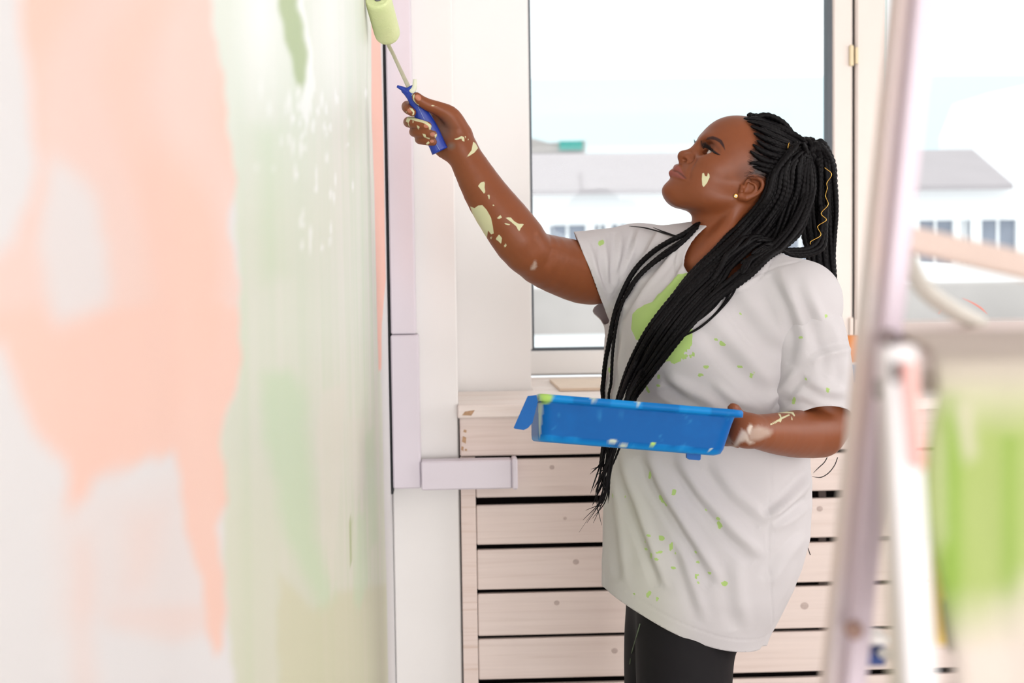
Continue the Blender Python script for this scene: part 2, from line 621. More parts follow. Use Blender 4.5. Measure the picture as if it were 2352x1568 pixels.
slats = [(1052, 1139), (1157, 1247), (1259, 1350), (1360, 1456), (1464, 1556), (1570, 1660), (1674, 1764), (1778, 1868), (1882, 1972), (1986, 2076)]
xs_l = X(1097, yR, 1300)
kn = random.Random(4)
knots = {0: [(1268, 1073, 7)], 1: [(1298, 1190, 5), (1883, 1168, 9)], 2: [(1323, 1290, 9)], 3: [(1279, 1384, 8), (1848, 1391, 12)], 4: [(1412, 1494, 9)]}
for i, (a, b) in enumerate(slats):
    z0, z1 = zrow(b), zrow(a)
    s = MB().box(xs_l - 0.001, XR - 0.02, yR, yR + 0.018, z0, z1, 0.0025).build('slat', m_wood, rc)
    s.data.name = 'slat'
    for kx, ky, kr in knots.get(i, []):
        c = P(kx, ky, yR - 0.0004)
        r = kr * .8 / 1055.0
        ph = np.linspace(0, 2 * PI, 14, endpoint=False)
        vv = [(c[0] + math.cos(q) * r, yR - 0.0006, c[2] + math.sin(q) * r * .9) for q in ph] + [(c[0], yR - 0.0012, c[2])]
        make_mesh('knot', vv, [(14, k, (k + 1) % 14) for k in range(14)], m_knot, s, smooth=True)
MB().box(xr0, xs_l - 0.002, yR - 0.002, yR + 0.02, 0.0, zrow(1045), 0.002).build('stile', m_wood2, rc)
MB().box(X(1885, yR, 1240), X(1903, yR, 1240), yR + 0.0185, yR + 0.0295, 0.0, zrow(1045), 0.002).build('inner_batten', plain('dark_batten', (74, 62, 58), .8), rc)
MB().box(xr0, XR - 0.02, yR - 0.006, yR + 0.02, zrow(1043), zrow(952), 0.003).build('apron_board', m_wood, rc)
ztop = SILL_Z
for k, (y0, y1) in enumerate(((yR - 0.014, yR + 0.095), (yR + 0.098, yR + 0.205), (yR + 0.208, yR + 0.316))):
    MB().box(xr0 - 0.004, XR - 0.02, y0, y1, ztop - 0.028, ztop, 0.003).build('top_board', m_wood_top, rc)
for k, (y0, y1) in enumerate(((3.422, 3.53), (3.533, 3.64), (3.643, 3.79))):
    MB().box(x_pier1 + 0.002, XR - 0.02, y0, y1, ztop - 0.028, ztop, 0.003).build('top_board', m_wood_top, rc)
# worn corner marks
sc = MB()
for (a, b, w, h) in ((1066, 1010, 5, 9), (1068, 990, 4, 4), (1062, 1030, 3, 6), (1070, 1033, 3, 3)):
    c = P(a, b, yR - 0.007)
    sc.add([(c[0] - w / 1055, yR - 0.0066, c[2] - h / 1055 * .4), (c[0] + w / 1400, yR - 0.0066, c[2] - h / 1055), (c[0] + w / 1055, yR - 0.0066, c[2] + h / 1055 * .6), (c[0] - w / 2000, yR - 0.0066, c[2] + h / 1055)], [(0, 1, 2, 3)])
c = P(1074, 948, yR - 0.0145)
sc.add([(c[0] - .012, yR - 0.0146, c[2] - .005), (c[0] + .008, yR - 0.0146, c[2] - .006), (c[0] + .016, yR - 0.0146, c[2] + .006), (c[0] - .006, yR - 0.0146, c[2] + .003)], [(0, 1, 2, 3)])
o = sc.build('worn_patches', m_scuff, rc)
o['kind'] = 'stuff'

# thin board lying on the sill
bd = MB()
q = [P(1262, 868, 3.62), P(1400, 866, 3.62), P(1420, 899, 3.36), P(1288, 893, 3.36)]
zb = ztop + 0.001
qq = [(X(1262, 3.64, 866), 3.64), (X(1460, 3.64, 866), 3.64), (X(1470, 3.37, 898), 3.37), (X(1286, 3.37, 898), 3.37)]
bd.add([(x, y, zb) for x, y in qq] + [(x, y, zb + 0.007) for x, y in qq], [(0, 3, 2, 1), (4, 5, 6, 7), (0, 1, 5, 4), (1, 2, 6, 5), (2, 3, 7, 6), (3, 0, 4, 7)])
o = bd.build('thin_board', m_board)
tag(o, 'pale thin wooden board lying on the window board behind the blue tray', 'board')

# ------------------------------------------------------------------ windows
glass = bpy.data.materials.new('window_glass')
glass.use_nodes = True
nt = glass.node_tree
for nd in list(nt.nodes):
    if nd.type != 'OUTPUT_MATERIAL':
        nt.nodes.remove(nd)
outn = [nd for nd in nt.nodes if nd.type == 'OUTPUT_MATERIAL'][0]
tr = nt.nodes.new('ShaderNodeBsdfTransparent')
tr.inputs[0].default_value = (0.97, 0.985, 0.98, 1)
gl = nt.nodes.new('ShaderNodeBsdfGlossy')
gl.inputs['Roughness'].default_value = 0.02
fr = nt.nodes.new('ShaderNodeFresnel')
fr.inputs[0].default_value = 1.18
mx = nt.nodes.new('ShaderNodeMixShader')
nt.links.new(fr.outputs[0], mx.inputs[0])
nt.links.new(tr.outputs[0], mx.inputs[1])
nt.links.new(gl.outputs[0], mx.inputs[2])
nt.links.new(mx.outputs[0], outn.inputs[0])

w1 = empty('window_1', (0.6, YG, SILL_Z))
tag(w1, 'white framed window behind the person', kind='structure')
w2 = empty('window_2', (1.6, YG, SILL_Z))
tag(w2, 'white framed window beyond the ladder', kind='structure')
zb1 = Z(862, YG, 1300)
zg1 = Z(800, YG, 1300)
gx0, gx1 = X(1219, YG, 500), X(1908, YG, 300)
sx1 = X(1959, YG, 300)
fx0 = X(1966, YG, 300)
gx2 = X(2034, YG, 400)
ztp = win_top
# sash of window 1: four frame members, gasket, pane
MB().box(gx0 - 0.06, sx1, YG, YG + 0.06, zb1, zg1 - 0.006, 0.006).build('sash_bottom_rail', m_pvc, w1)
MB().box(gx0 - 0.06, gx0 - 0.0, YG + 0.001, YG + 0.06, zg1 - 0.006, ztp - 0.07, 0.006).build('sash_stile', m_pvc, w1)
MB().box(gx1 + 0.005, sx1, YG + 0.001, YG + 0.06, zg1 - 0.006, ztp - 0.07, 0.006).build('sash_stile', m_pvc_warm, w1)
MB().box(gx0 - 0.06, sx1, YG, YG + 0.06, ztp - 0.07, ztp, 0.006).build('sash_top_rail', m_pvc, w1)
g = MB()
g.box(gx0, gx0 + 0.006, YG + 0.01, YG + 0.05, zg1, ztp - 0.07)
g.box(gx1 - 0.006, gx1 + 0.0055, YG + 0.004, YG + 0.05, zg1, ztp - 0.07)
g.box(gx0, gx1, YG + 0.01, YG + 0.05, zg1 - 0.0055, zg1 + 0.001)
g.build('gasket', m_gasket, w1)
MB().box(gx0 + 0.003, gx1 - 0.003, YG + 0.028, YG + 0.032, zg1, ztp - 0.07).build('pane', glass, w1)
# hinges on the meeting line
for hy in (128, 752):
    hz = Z(hy, YG, 1955)
    h = MB().box(sx1 - 0.011, sx1 + 0.001, YG - 0.008, YG + 0.001, hz - 0.028, hz + 0.028, 0.003)
    h.box(sx1 + 0.0045, sx1 + 0.013, YG - 0.008, YG + 0.001, hz - 0.022, hz + 0.022, 0.002)
    h.build('hinge', plain('yellowed_hinge_%d' % hy, (232, 214, 176) if hy < 400 else (236, 222, 212), 0.4), w1)
# black filler standing in for the shade in the slot at the meeting line
MB().box(sx1 + 0.0005, fx0 - 0.0005, YG + 0.02, YG + 0.06, zb1, ztp).build('dark_slot', m_black, w1)
# window 2
zg2 = Z(744, YG, 2100)
MB().box(fx0, gx2, YG + 0.001, YG + 0.06, zb1, ztp, 0.006).build('sash_stile', m_pvc_warm, w2)
MB().box(gx2, XR - 0.08, YG + 0.001, YG + 0.06, zb1 + 0.03, zg2, 0.006).build('sash_bottom_rail', m_pvc, w2)
MB().box(gx2, XR - 0.08, YG, YG + 0.06, zb1, zb1 + 0.0285, 0.004).build('sill_rail', m_pvc_warm, w2)
MB().box(gx2, XR - 0.08, YG, YG + 0.06, ztp - 0.07, ztp, 0.006).build('sash_top_rail', m_pvc, w2)
MB().box(gx2, gx2 + 0.008, YG + 0.01, YG + 0.05, zg2, ztp - 0.07).build('gasket', plain('pale_gasket', (206, 226, 226)), w2)
MB().box(gx2 + 0.003, XR - 0.08, YG + 0.028, YG + 0.032, zg2, ztp - 0.07).build('pane', glass, w2)
MB().box(XR - 0.08, XR - 0.001, YG, YG + 0.06, zb1, ztp, 0.004).build('sash_stile', m_pvc, w2)
c = P(2093, 850, YG - 0.02)
MB().box(c[0] - 0.02, c[0] + 0.014, YG - 0.02, YG + 0.0, c[2] - 0.006, c[2] + 0.006, 0.005).build('window_catch', m_white, w2)
m_red = plain('coral_paint', (250, 120, 92), 0.4)
for pts, r in (([(2210, 684), (2235, 696), (2254, 708), (2268, 722)], [.0004, .0016, .002, .0004]), ([(2156, 720), (2166, 706), (2186, 694)], [.001, .0008, .0003])):
    tube('paint_streak', [P(x, y, YG + 0.0265) for x, y in pts], r, m_red, w2, k=6)

# ------------------------------------------------------------------ outside
m_fac = plain('white_render', (250, 250, 250), 0.7, 0.2, var=0.005, scale=0.8)
m_roof = plain('pale_mauve_roof', (184, 176, 178), 0.8, 0.1, var=0.05, scale=1.5)
m_cyan = plain('pale_blue_sheet_metal', (214, 230, 233), 0.6, 0.2, var=0.01, scale=0.3)
m_win = plain('grey_blue_far_glass', (150, 156, 170), 0.25, 0.5, var=0.1, scale=2)
m_teal = plain('teal_sheet', (70, 170, 160), 0.6)
m_greyw = plain('dusty_concrete', (200, 192, 188), 0.8, 0.1, var=0.14, scale=1.3)
m_snow = plain('pale_outside_ground', (236, 240, 242), 0.8, 0.1)

YF = 22.0
fx = lambda px, y=500: X(px, YF, y)
fz = lambda py, px=1500: Z(py, YF, px)
bl = empty('low_building', (fx(1700), YF, fz(900)))
tag(bl, 'long white building with mauve roof and square windows beyond the glass', 'building')
zlow = fz(1250)
wins = [(1262, 1345, 520, 600), (1366, 1390, 522, 600), (1405, 1440, 522, 600), (1660, 1740, 515, 600), (1800, 1880, 515, 600), (2042, 2072, 508, 605), (2112, 2190, 504, 606), (2210, 2230, 506, 606), (2255, 2335, 502, 608), (2400, 2480, 502, 608)]
edges = [900] + [w for q in wins for w in q[:2]] + [2900]
wm = MB()
zt_, zb_ = fz(430, 1700), fz(607, 1700)
wm.box(fx(900), fx(2900), YF, YF + 3, fz(512, 1700), zt_)
wm.box(fx(900), fx(2900), YF, YF + 3, zlow, zb_)
for a, b in zip(edges[0::2], edges[1::2]):
    wm.box(fx(a), fx(b), YF, YF + 3, zb_, fz(512, 1700))
wm.build('wall', m_fac, bl)
for a, b, y0, y1 in wins:
    w = MB().box(fx(a) - 0.02, fx(b) + 0.02, YF + 0.08, YF + 0.11, zb_ - 0.02, fz(511, 1700)).build('window', m_win, bl)
    MB().box((fx(a) + fx(b)) / 2 - .02, (fx(a) + fx(b)) / 2 + .02, YF + 0.05, YF + 0.079, zb_, fz(512, 1700)).build('glazing_bar', m_fac, w)
rf = MB()
x0, x1 = fx(1000), fx(2235)
z0, z1 = fz(432, 1700), P(1700, 348, YF + 3.0)[2]
xa = X(2235, YF + 3.0, 345)
rf.add([(x0, YF - .3, z0), (fx(2310), YF - .3, z0), (xa, YF + 3, z1), (x0, YF + 3, z1), (x0, YF - .3, z0 - .08), (fx(2310), YF - .3, z0 - .08), (xa, YF + 3, z1 - .08), (x0, YF + 3, z1 - .08)],
       [(0, 1, 2, 3), (7, 6, 5, 4), (0, 4, 5, 1), (1, 5, 6, 2), (2, 6, 7, 3), (3, 7, 4, 0)])
rf.build('roof', m_roof, bl)
YH = 34.0
hb = MB().box(X(600, YH), X(2900, YH), YH, YH + 8, -2, Z(178, YH, 1500))
o = hb.build('tall_hall', m_cyan)
tag(o, 'tall pale blue flat roofed hall behind the white building', 'building')
gb = empty('white_annex', (X(2400, 28), 28, 0))
tag(gb, 'white gable end standing behind the right end of the mauve roof', 'building')
ym = 28.0
pp = [(2236, 300), (2270, 215), (2360, 195), (2900, 190), (2900, 900), (2236, 900)]
vv = [tuple(P(a, b, ym)) for a, b in pp] + [tuple(P(a, b, ym) + np.array([0, 2.0, 0])) for a, b in pp]
n = len(pp)
mbx = MB().add(vv, [tuple(range(n)), tuple(reversed(range(n, 2 * n)))] + [(k, (k + 1) % n, n + (k + 1) % n, n + k) for k in range(n)])
mbx.build('gable_wall', m_fac, gb)
sh = empty('teal_roofed_shed', (X(1280, 26), 26, 0))
tag(sh, 'small dark ridged shed roof with a teal sheet seen left in the window', 'building')
ys = 26.0
pp = [(1150, 312), (1226, 318), (1262, 328), (1345, 322), (1345, 349), (1150, 349)]
vv = [tuple(P(a, b, ys)) for a, b in pp] + [tuple(P(a, b, ys) + np.array([0, 1.5, 0])) for a, b in pp]
n = len(pp)
MB().add(vv, [tuple(range(n)), tuple(reversed(range(n, 2 * n)))] + [(k, (k + 1) % n, n + (k + 1) % n, n + k) for k in range(n)]).build('roof', m_greyw, sh)
MB().box(P(1150, 349, ys)[0], P(1345, 349, ys)[0] - .1, ys + .05, ys + 1.4, -2.5, P(1200, 348, ys)[2]).build('wall', m_greyw, sh)
a, b = P(1285, 324, ys - .1), P(1338, 344, ys - .1)
MB().box(a[0], b[0], ys - .12, ys - .02, b[2], a[2]).build('teal_sheet', m_teal, sh)
YC = 13.0
o = MB().box(X(1000, YC), X(3100, YC), YC, YC + .3, -2.5, Z(662, YC, 1300), .02).build('garden_wall', m_greyw)
tag(o, 'blurred beige concrete wall below the white building outside', 'wall', kind='structure')
o = MB().box(X(1000, 8), X(3300, 8), 4.3, 21, -2.5, Z(768, YC, 1300)).build('ground', m_snow)
tag(o, 'pale ground outside the windows', kind='structure')

# ================================================================== IMPLICIT SURFACE TOOLS
class SDF:
    """smoothly blended solids; every solid has a bounding sphere so far blocks skip it"""

    def __init__(self):
        self.p = []

    def cap(self, a, b, ra, rb=None, k=0.012, op='add'):
        a, b = np.asarray(a, float), np.asarray(b, float)
        rb = ra if rb is None else rb
        self.p.append(('cap', (a, b, ra, rb), (a + b) / 2, np.linalg.norm(b - a) / 2 + max(ra, rb), k, op))
        return self

    def chain(self, pts, rads, k=0.012, op='add', step=0.02):
        """a smooth tapering tube through the points"""
        q = catmull(np.column_stack([np.asarray(pts, float), rads]), step)
        A, Bv, ra, rb = q[:-1, :3], q[1:, :3], q[:-1, 3], q[1:, 3]
        ba = Bv - A
        L2 = (ba ** 2).sum(1) + 1e-12

        def f(x):
            d = np.full(len(x), 10.0)
            for i in range(len(A)):
                h = np.clip(((x - A[i]) @ ba[i]) / L2[i], 0, 1)
                w = x - A[i] - h[:, None] * ba[i]
                d = np.minimum(d, np.sqrt(np.einsum('ij,ij->i', w, w)) - (ra[i] + (rb[i] - ra[i]) * h))
            return d
        c = (q[:, :3].min(0) + q[:, :3].max(0)) / 2
        R = np.linalg.norm(q[:, :3] - c, axis=1).max() + q[:, 3].max()
        self.p.append(('fun', f, c, R, k, op))
        return self

    def ell(self, c, r, R=None, k=0.012, op='add'):
        c, r = np.asarray(c, float), np.asarray(r, float)
        self.p.append(('ell', (c, np.eye(3) if R is None else R, r), c, max(r), k, op))
        return self

    def fun(self, f, c, rad, k=0.012, op='add'):
        self.p.append(('fun', f, np.asarray(c, float), rad, k, op))
        return self

    @staticmethod
    def _one(kind, a, q):
        if kind == 'cap':
            A, B, ra, rb = a
            ba = B - A
            h = np.clip(((q - A) @ ba) / (ba @ ba + 1e-12), 0, 1)
            d = q - A - h[:, None] * ba
            return np.sqrt(np.einsum('ij,ij->i', d, d)) - (ra + (rb - ra) * h)
        if kind == 'ell':
            c, R, r = a
            w = (q - c) @ R
            k0 = np.sqrt(((w / r) ** 2).sum(1))
            k1 = np.sqrt(((w / r ** 2) ** 2).sum(1)) + 1e-9
            return k0 * (k0 - 1) / k1
        return a(q)

    def ev(self, q, sel=None):
        d = np.full(len(q), 10.0)
        for i in (range(len(self.p)) if sel is None else sel):
            kind, a, c, R, k, op = self.p[i]
            e = self._one(kind, a, q)
            if op == 'add':
                h = np.clip(0.5 + 0.5 * (d - e) / k, 0, 1)
                d = d * (1 - h) + e * h - k * h * (1 - h)
            else:
                e = -e
                h = np.clip(0.5 - 0.5 * (d - e) / k, 0, 1)
                d = d * (1 - h) + e * h + k * h * (1 - h)
        return d

    def sel_near(self, c, r):
        return [i for i, p in enumerate(self.p) if np.linalg.norm(p[2] - c) < p[3] * (1.0) + r + p[4] + 0.012]

    def mesh(self, ax, B=14, extra=None):
        """surface nets on the rectilinear grid ax=(xs,ys,zs); returns verts, quads"""
        n = [len(a) for a in ax]
        VK, VP, FQ = [], [], []
        corners = [(i, j, k) for i in (0, 1) for j in (0, 1) for k in (0, 1)]
        edges = [(a, b) for a in corners for b in corners if sum(abs(x - y) for x, y in zip(a, b)) == 1 and a < b]
        blocks, cen, hd = [], [], []
        for i in range(1, n[0] - 1, B):
            for j in range(1, n[1] - 1, B):
                for k in range(1, n[2] - 1, B):
                    lo = np.array([ax[0][i - 1], ax[1][j - 1], ax[2][k - 1]])
                    hi = np.array([ax[0][min(i + B, n[0] - 1)], ax[1][min(j + B, n[1] - 1)], ax[2][min(k + B, n[2] - 1)]])
                    blocks.append((i, j, k))
                    cen.append((lo + hi) / 2)
                    hd.append(np.linalg.norm(hi - lo) / 2)
        cen, hd = np.array(cen), np.array(hd)
        d = self.ev(cen)
        act = np.where(np.abs(d) < hd * 1.15 + 0.012)[0]
        for bi in act:
            i0, j0, k0 = blocks[bi]
            sel = self.sel_near(cen[bi], hd[bi])
            if not sel:
                continue
            I = np.arange(i0 - 1, min(i0 + B, n[0] - 1) + 1)
            J = np.arange(j0 - 1, min(j0 + B, n[1] - 1) + 1)
            K = np.arange(k0 - 1, min(k0 + B, n[2] - 1) + 1)
            gx, gy, gz = np.meshgrid(ax[0][I], ax[1][J], ax[2][K], indexing='ij')
            V = self.ev(np.stack([gx, gy, gz], -1).reshape(-1, 3), sel).reshape(gx.shape)
            S = V < 0
            if S.all() or not S.any():
                continue
            ni, nj, nk = len(I) - 1, len(J) - 1, len(K) - 1
            cnt = np.zeros((ni, nj, nk))
            acc = np.zeros((ni, nj, nk, 3))
            sub = lambda A, c: A[c[0]:c[0] + ni, c[1]:c[1] + nj, c[2]:c[2] + nk]
            G = (gx, gy, gz)
            for a, b in edges:
                sa, sb = sub(S, a), sub(S, b)
                m = sa != sb
                if not m.any():
                    continue
                va, vb = sub(V, a)[m], sub(V, b)[m]
                t = va / (va - vb)
                cnt[m] += 1
                for q in range(3):
                    pa, pb = sub(G[q], a)[m], sub(G[q], b)[m]
                    acc[m, q] += pa + (pb - pa) * t
            m = cnt > 0
            ci, cj, ck = np.where(m)
            key = ((ci + i0 - 1).astype(np.int64) * n[1] + (cj + j0 - 1)) * n[2] + (ck + k0 - 1)
            VK.append(key)
            VP.append(acc[m] / cnt[m][:, None])
            kk = lambda i, j, k: ((i + i0 - 1).astype(np.int64) * n[1] + (j + j0 - 1)) * n[2] + (k + k0 - 1)
            own_i, own_j, own_k = min(B, ni), min(B, nj), min(B, nk)
            for axq in range(3):
                sh = [0, 0, 0]
                sh[axq] = 1
                A0 = S[1:1 + own_i, 1:1 + own_j, 1:1 + own_k]
                st = [1 + s for s in sh]
                A1 = S[st[0]:st[0] + own_i, st[1]:st[1] + own_j, st[2]:st[2] + own_k]
                mm = [min(A0.shape[q], A1.shape[q]) for q in range(3)]
                A0, A1 = A0[:mm[0], :mm[1], :mm[2]], A1[:mm[0], :mm[1], :mm[2]]
                for flip, mk in ((False, A0 & ~A1), (True, ~A0 & A1)):
                    e = np.where(mk)
                    if len(e[0]) == 0:
                        continue
                    e = [x + 1 for x in e]
                    u, w = [(1, 2), (2, 0), (0, 1)][axq]
                    def cc(du, dw):
                        q = list(e)
                        q[u] = q[u] - du
                        q[w] = q[w] - dw
                        return kk(*q)
                    f = [cc(1, 1), cc(0, 1), cc(0, 0), cc(1, 0)]
                    if flip:
                        f = f[::-1]
                    FQ.append(np.stack(f, 1))
        VK, VP, FQ = np.concatenate(VK), np.vstack(VP), np.vstack(FQ)
        uk, first = np.unique(VK, return_index=True)
        fi = np.searchsorted(uk, FQ)
        fi = np.clip(fi, 0, len(uk) - 1)
        ok = (uk[fi] == FQ).all(1)
        V_, F_ = VP[first], fi[ok].astype(np.int64)
        # close the odd missing quad
        de = np.vstack([F_[:, [i, (i + 1) % 4]] for i in range(4)])
        key = de[:, 0] * len(V_) + de[:, 1]
        rev = de[:, 1] * len(V_) + de[:, 0]
        op = de[~np.isin(key, rev)]
        nxt = {int(b): int(a) for a, b in op}
        add, seen = [], set()
        for st in list(nxt):
            lp, c_ = [st], nxt.get(st)
            while c_ is not None and c_ != st and len(lp) < 5:
                lp.append(c_)
                c_ = nxt.get(c_)
            if c_ == st and len(lp) == 4 and min(lp) not in seen:
                seen.add(min(lp))
                add.append(lp[::-1][::-1])
        if add:
            F_ = np.vstack([F_, np.array(add)])
        return V_, F_.astype(np.int32)

    def march(self, px, py, off=0.0, y0=1.9, y1=2.8, fallback=None):
        """first point along the sight line of a picture place that lies at distance off from the surface"""
        d = ray(px, py)
        t = y0 / d[1]
        for _ in range(90):
            p = CAM + d * t
            e = self.ev(p[None])[0] - off
            if e < 0.0004:
                return p
            t += max(e * 0.7, 0.0004)
            if t * d[1] > y1:
                break
        return None if fallback is None else P(px, py, fallback)


def axis_grid(lo, hi, base, fine=()):
    """grid line positions: step base, finer inside the given (a, b, step) ranges"""
    x, out = lo, [lo]
    while x < hi:
        s = base
        for a, b, st in fine:
            gap = max(a - x, x - b, 0)
            s = min(s, st + gap * 0.10)
        x += s
        out.append(x)
    return np.array(out)


def clip_mesh(V, Fq, s, attrs=()):
    """keep the part of the surface where s > 0, cut exactly along s = 0; returns triangles"""
    T = np.vstack([Fq[:, [0, 1, 2]], Fq[:, [0, 2, 3]]]) if Fq.shape[1] == 4 else Fq
    st = s[T] > 0
    c = st.sum(1)
    keep = T[c == 3]
    newV, cache, extra = [], {}, []
    base = len(V)

    def cut(a, b):
        k = (a, b) if a < b else (b, a)
        if k not in cache:
            t = s[k[0]] / (s[k[0]] - s[k[1]])
            cache[k] = base + len(newV)
            newV.append((k[0], k[1], t))
        return cache[k]

    for tri, m in zip(T[(c > 0) & (c < 3)], st[(c > 0) & (c < 3)]):
        for r in range(3):
            q, mm = np.roll(tri, -r), np.roll(m, -r)
            if mm.sum() == 1 and mm[0]:
                extra.append((q[0], cut(q[0], q[1]), cut(q[0], q[2])))
                break
            if mm.sum() == 2 and not mm[0]:
                x, y = cut(q[0], q[1]), cut(q[0], q[2])
                extra.append((x, q[1], q[2]))
                extra.append((x, q[2], y))
                break
    if newV:
        a = np.array([q[0] for q in newV]); b = np.array([q[1] for q in newV]); t = np.array([q[2] for q in newV])
        V2 = np.vstack([V, V[a] * (1 - t)[:, None] + V[b] * t[:, None]])
        at = [np.r_[x, x[a] * (1 - t) + x[b] * t] for x in attrs]
        T2 = np.vstack([keep, np.array(extra)])
    else:
        V2, at, T2 = V, list(attrs), keep
    u, inv = np.unique(T2, return_inverse=True)
    return V2[u], inv.reshape(T2.shape).astype(np.int32), [x[u] for x in at]


def vert_normals(V, Fq):
    n = np.zeros_like(V)
    a, b, c = V[Fq[:, 0]], V[Fq[:, 1]], V[Fq[:, 2]]
    fn = np.cross(b - a, c - a)
    if Fq.shape[1] == 4:
        fn = fn + np.cross(c - a, V[Fq[:, 3]] - a)
    for k in range(Fq.shape[1]):
        for q in range(3):
            n[:, q] += np.bincount(Fq[:, k], weights=fn[:, q], minlength=len(V))
    return n / (np.linalg.norm(n, axis=1)[:, None] + 1e-12)


def smooth_verts(V, Fq, it=1, lam=0.5, mask=None):
    k = Fq.shape[1]
    E = np.vstack([Fq[:, [i, (i + 1) % k]] for i in range(k)])
    E = np.unique(np.sort(E, 1), axis=0)
    deg = np.bincount(E.ravel(), minlength=len(V)).astype(float)
    for _ in range(it):
        acc = np.stack([np.bincount(E[:, 0], V[E[:, 1], q], len(V)) + np.bincount(E[:, 1], V[E[:, 0], q], len(V)) for q in range(3)], 1)
        d = acc / np.maximum(deg, 1)[:, None] - V
        V = V + lam * d * (1 if mask is None else mask[:, None])
    return V

# ================================================================== PERSON
# head frame: F forward, U up, L towards her left ear
_ph, _th = math.radians(2.4), math.radians(29)
_h = np.array([-math.cos(_ph), -math.sin(_ph), 0.0])
HF = _h * math.cos(_th) + np.array([0, 0, math.sin(_th)])
HU = -_h * math.sin(_th) + np.array([0, 0, math.cos(_th)])
HL = np.array([-_h[1], _h[0], 0.0])
HO = P(1690, 425, 2.50)
HR = np.stack([HF, HU, HL], 1)


def hw(f, u, l):
    return HO + HF * f + HU * u + HL * l


def hp(px, py, l=0.0):
    d = ray(px, py)
    t = (l - (CAM - HO) @ HL) / (d @ HL)
    return CAM + d * t


def hc(p):
    return (p - HO) @ HR


def both(fn, fl):
    """apply fn to head coordinates and their mirror image"""
    for s in (1, -1):
        fn([hw(a, b, c * s) for a, b, c in fl], s)


body = SDF()
E = lambda f, u, l, r, k=0.02, op='add': body.ell(hw(f, u, l), r, HR, k, op)
E(-.010, .036, 0, (.090, .084, .069))
E(.035, .052, 0, (.058, .055, .058), .03)
E(.040, .000, 0, (.055, .065, .055), .03)
E(.068, -.032, 0, (.038, .032, .031), .025)
E(.090, -.0645, 0, (.0225, .0175, .024), .02)
E(.042, -.049, 0, (.046, .026, .040), .03)
for s in (1, -1):
    body.chain([hw(.008, -.034, .050 * s), hw(.042, -.051, .042 * s), hw(.080, -.064, .018 * s)], [.017, .016, .016], .02)
    E(.052, -.028, .033 * s, (.034, .032, .024), .025)
    E(.053, .004, .040 * s, (.027, .017, .017), .02)
    E(.077, .043, .023 * s, (.014, .009, .020), .014)
    E(.0875, .026, .033 * s, (.014, .012, .017), .014, 'sub')
# eyelids around the eyeballs
EYE = (.0668, .0250, .0305)
EYE_R = .0115
for s in (1, -1):
    c = (EYE[0], EYE[1], EYE[2] * s)
    body.ell(hw(*c), (.0131,) * 3, HR, .006)
    # almond opening, lower towards the outer corner
    body.ell(hw(c[0] + .0105, c[1] - .0034, c[2] + .0015 * s), (.0095, .0066, .0180), HR, .0014, 'sub')
# nose
body.chain([hp(1616, 332), hp(1600, 346), hp(1585, 353), hp(1571, 359.5)], [.0075, .0080, .0085, .0115], .010, step=.006)
for s in (1, -1):
    a = hc(hp(1582, 363.5, .0125))
    body.ell(hw(a[0], a[1], a[2] * s), (.0100, .0080, .0068), HR, .006)
a, b = hp(1571, 366), hp(1570, 374)
body.cap(a, b, .0055, .005, .006)
for s in (1, -1):
    # nasolabial hollow and ala crease
    a = [hc(hp(1594, 361, .018)), hc(hp(1596, 368, .020)), hc(hp(1590, 374, .021))]
    body.chain([hw(q[0] + .004, q[1], q[2] * s + .004 * s) for q in a], [.0022, .0025, .002], .006, 'sub', step=.005)
# lips, set on the surface built so far and mirrored
def on_face(pts, off=0.0):
    out = []
    for px, py in pts:
        q = body.march(px, py, 0.0, 2.2, 2.7)
        q = hc(q if q is not None else hp(px, py, .0))
        q[2] = max(q[2], 0)
        n_ = np.array([q[0] - .045, (q[1] + .03) * .4, q[2] * .9])
        n_ /= np.linalg.norm(n_)
        out.append(q + n_ * off)
    return out


def mir_chain(qs, rads, k, op='add', step=.004):
    for s in (1, -1):
        body.chain([hw(q[0], q[1], q[2] * s) for q in qs], rads, k, op, step)


nq = on_face([(1570.5, 366)], -.0006)[0]
for s in (1, -1):
    body.ell(hw(nq[0], nq[1], nq[2] * s), (.0058, .0034, .0050), HR, .0016, 'sub')
mid_up, mid_lo = hc(hp(1554.5, 385.5, 0)), hc(hp(1545.5, 398, 0))
mir_chain([mid_up] + on_face([(1559, 388.5), (1566, 397), (1574, 407)], -.0020), [.0055, .0050, .0042, .0020], .004)
mir_chain([mid_lo] + on_face([(1556, 401), (1565, 406), (1574, 409.5)], -.0018), [.0064, .0055, .0042, .0018], .004)
body.cap(hp(1559.5, 391.5, -.007), hp(1559.5, 391.5, .007), .0104, .0104, .002)
mid_m = hc(hp(1546.5, 391.2, 0))
mir_chain(on_face([(1552, 392.6), (1557, 394.5), (1566, 401.5), (1575.5, 409.5)], .0003), [.0008, .0012, .0015, .0013], .0020, 'sub', .003)
mir_chain(on_face([(1594, 370), (1587, 382), (1583, 396), (1582, 408)], .0016), [.0022, .0022, .0020, .0016], .008, 'sub')
mir_chain(on_face([(1626, 331), (1636, 330.5), (1643, 337), (1648, 346)], .0003), [.0007, .0008, .0008, .0006], .0022, 'sub')
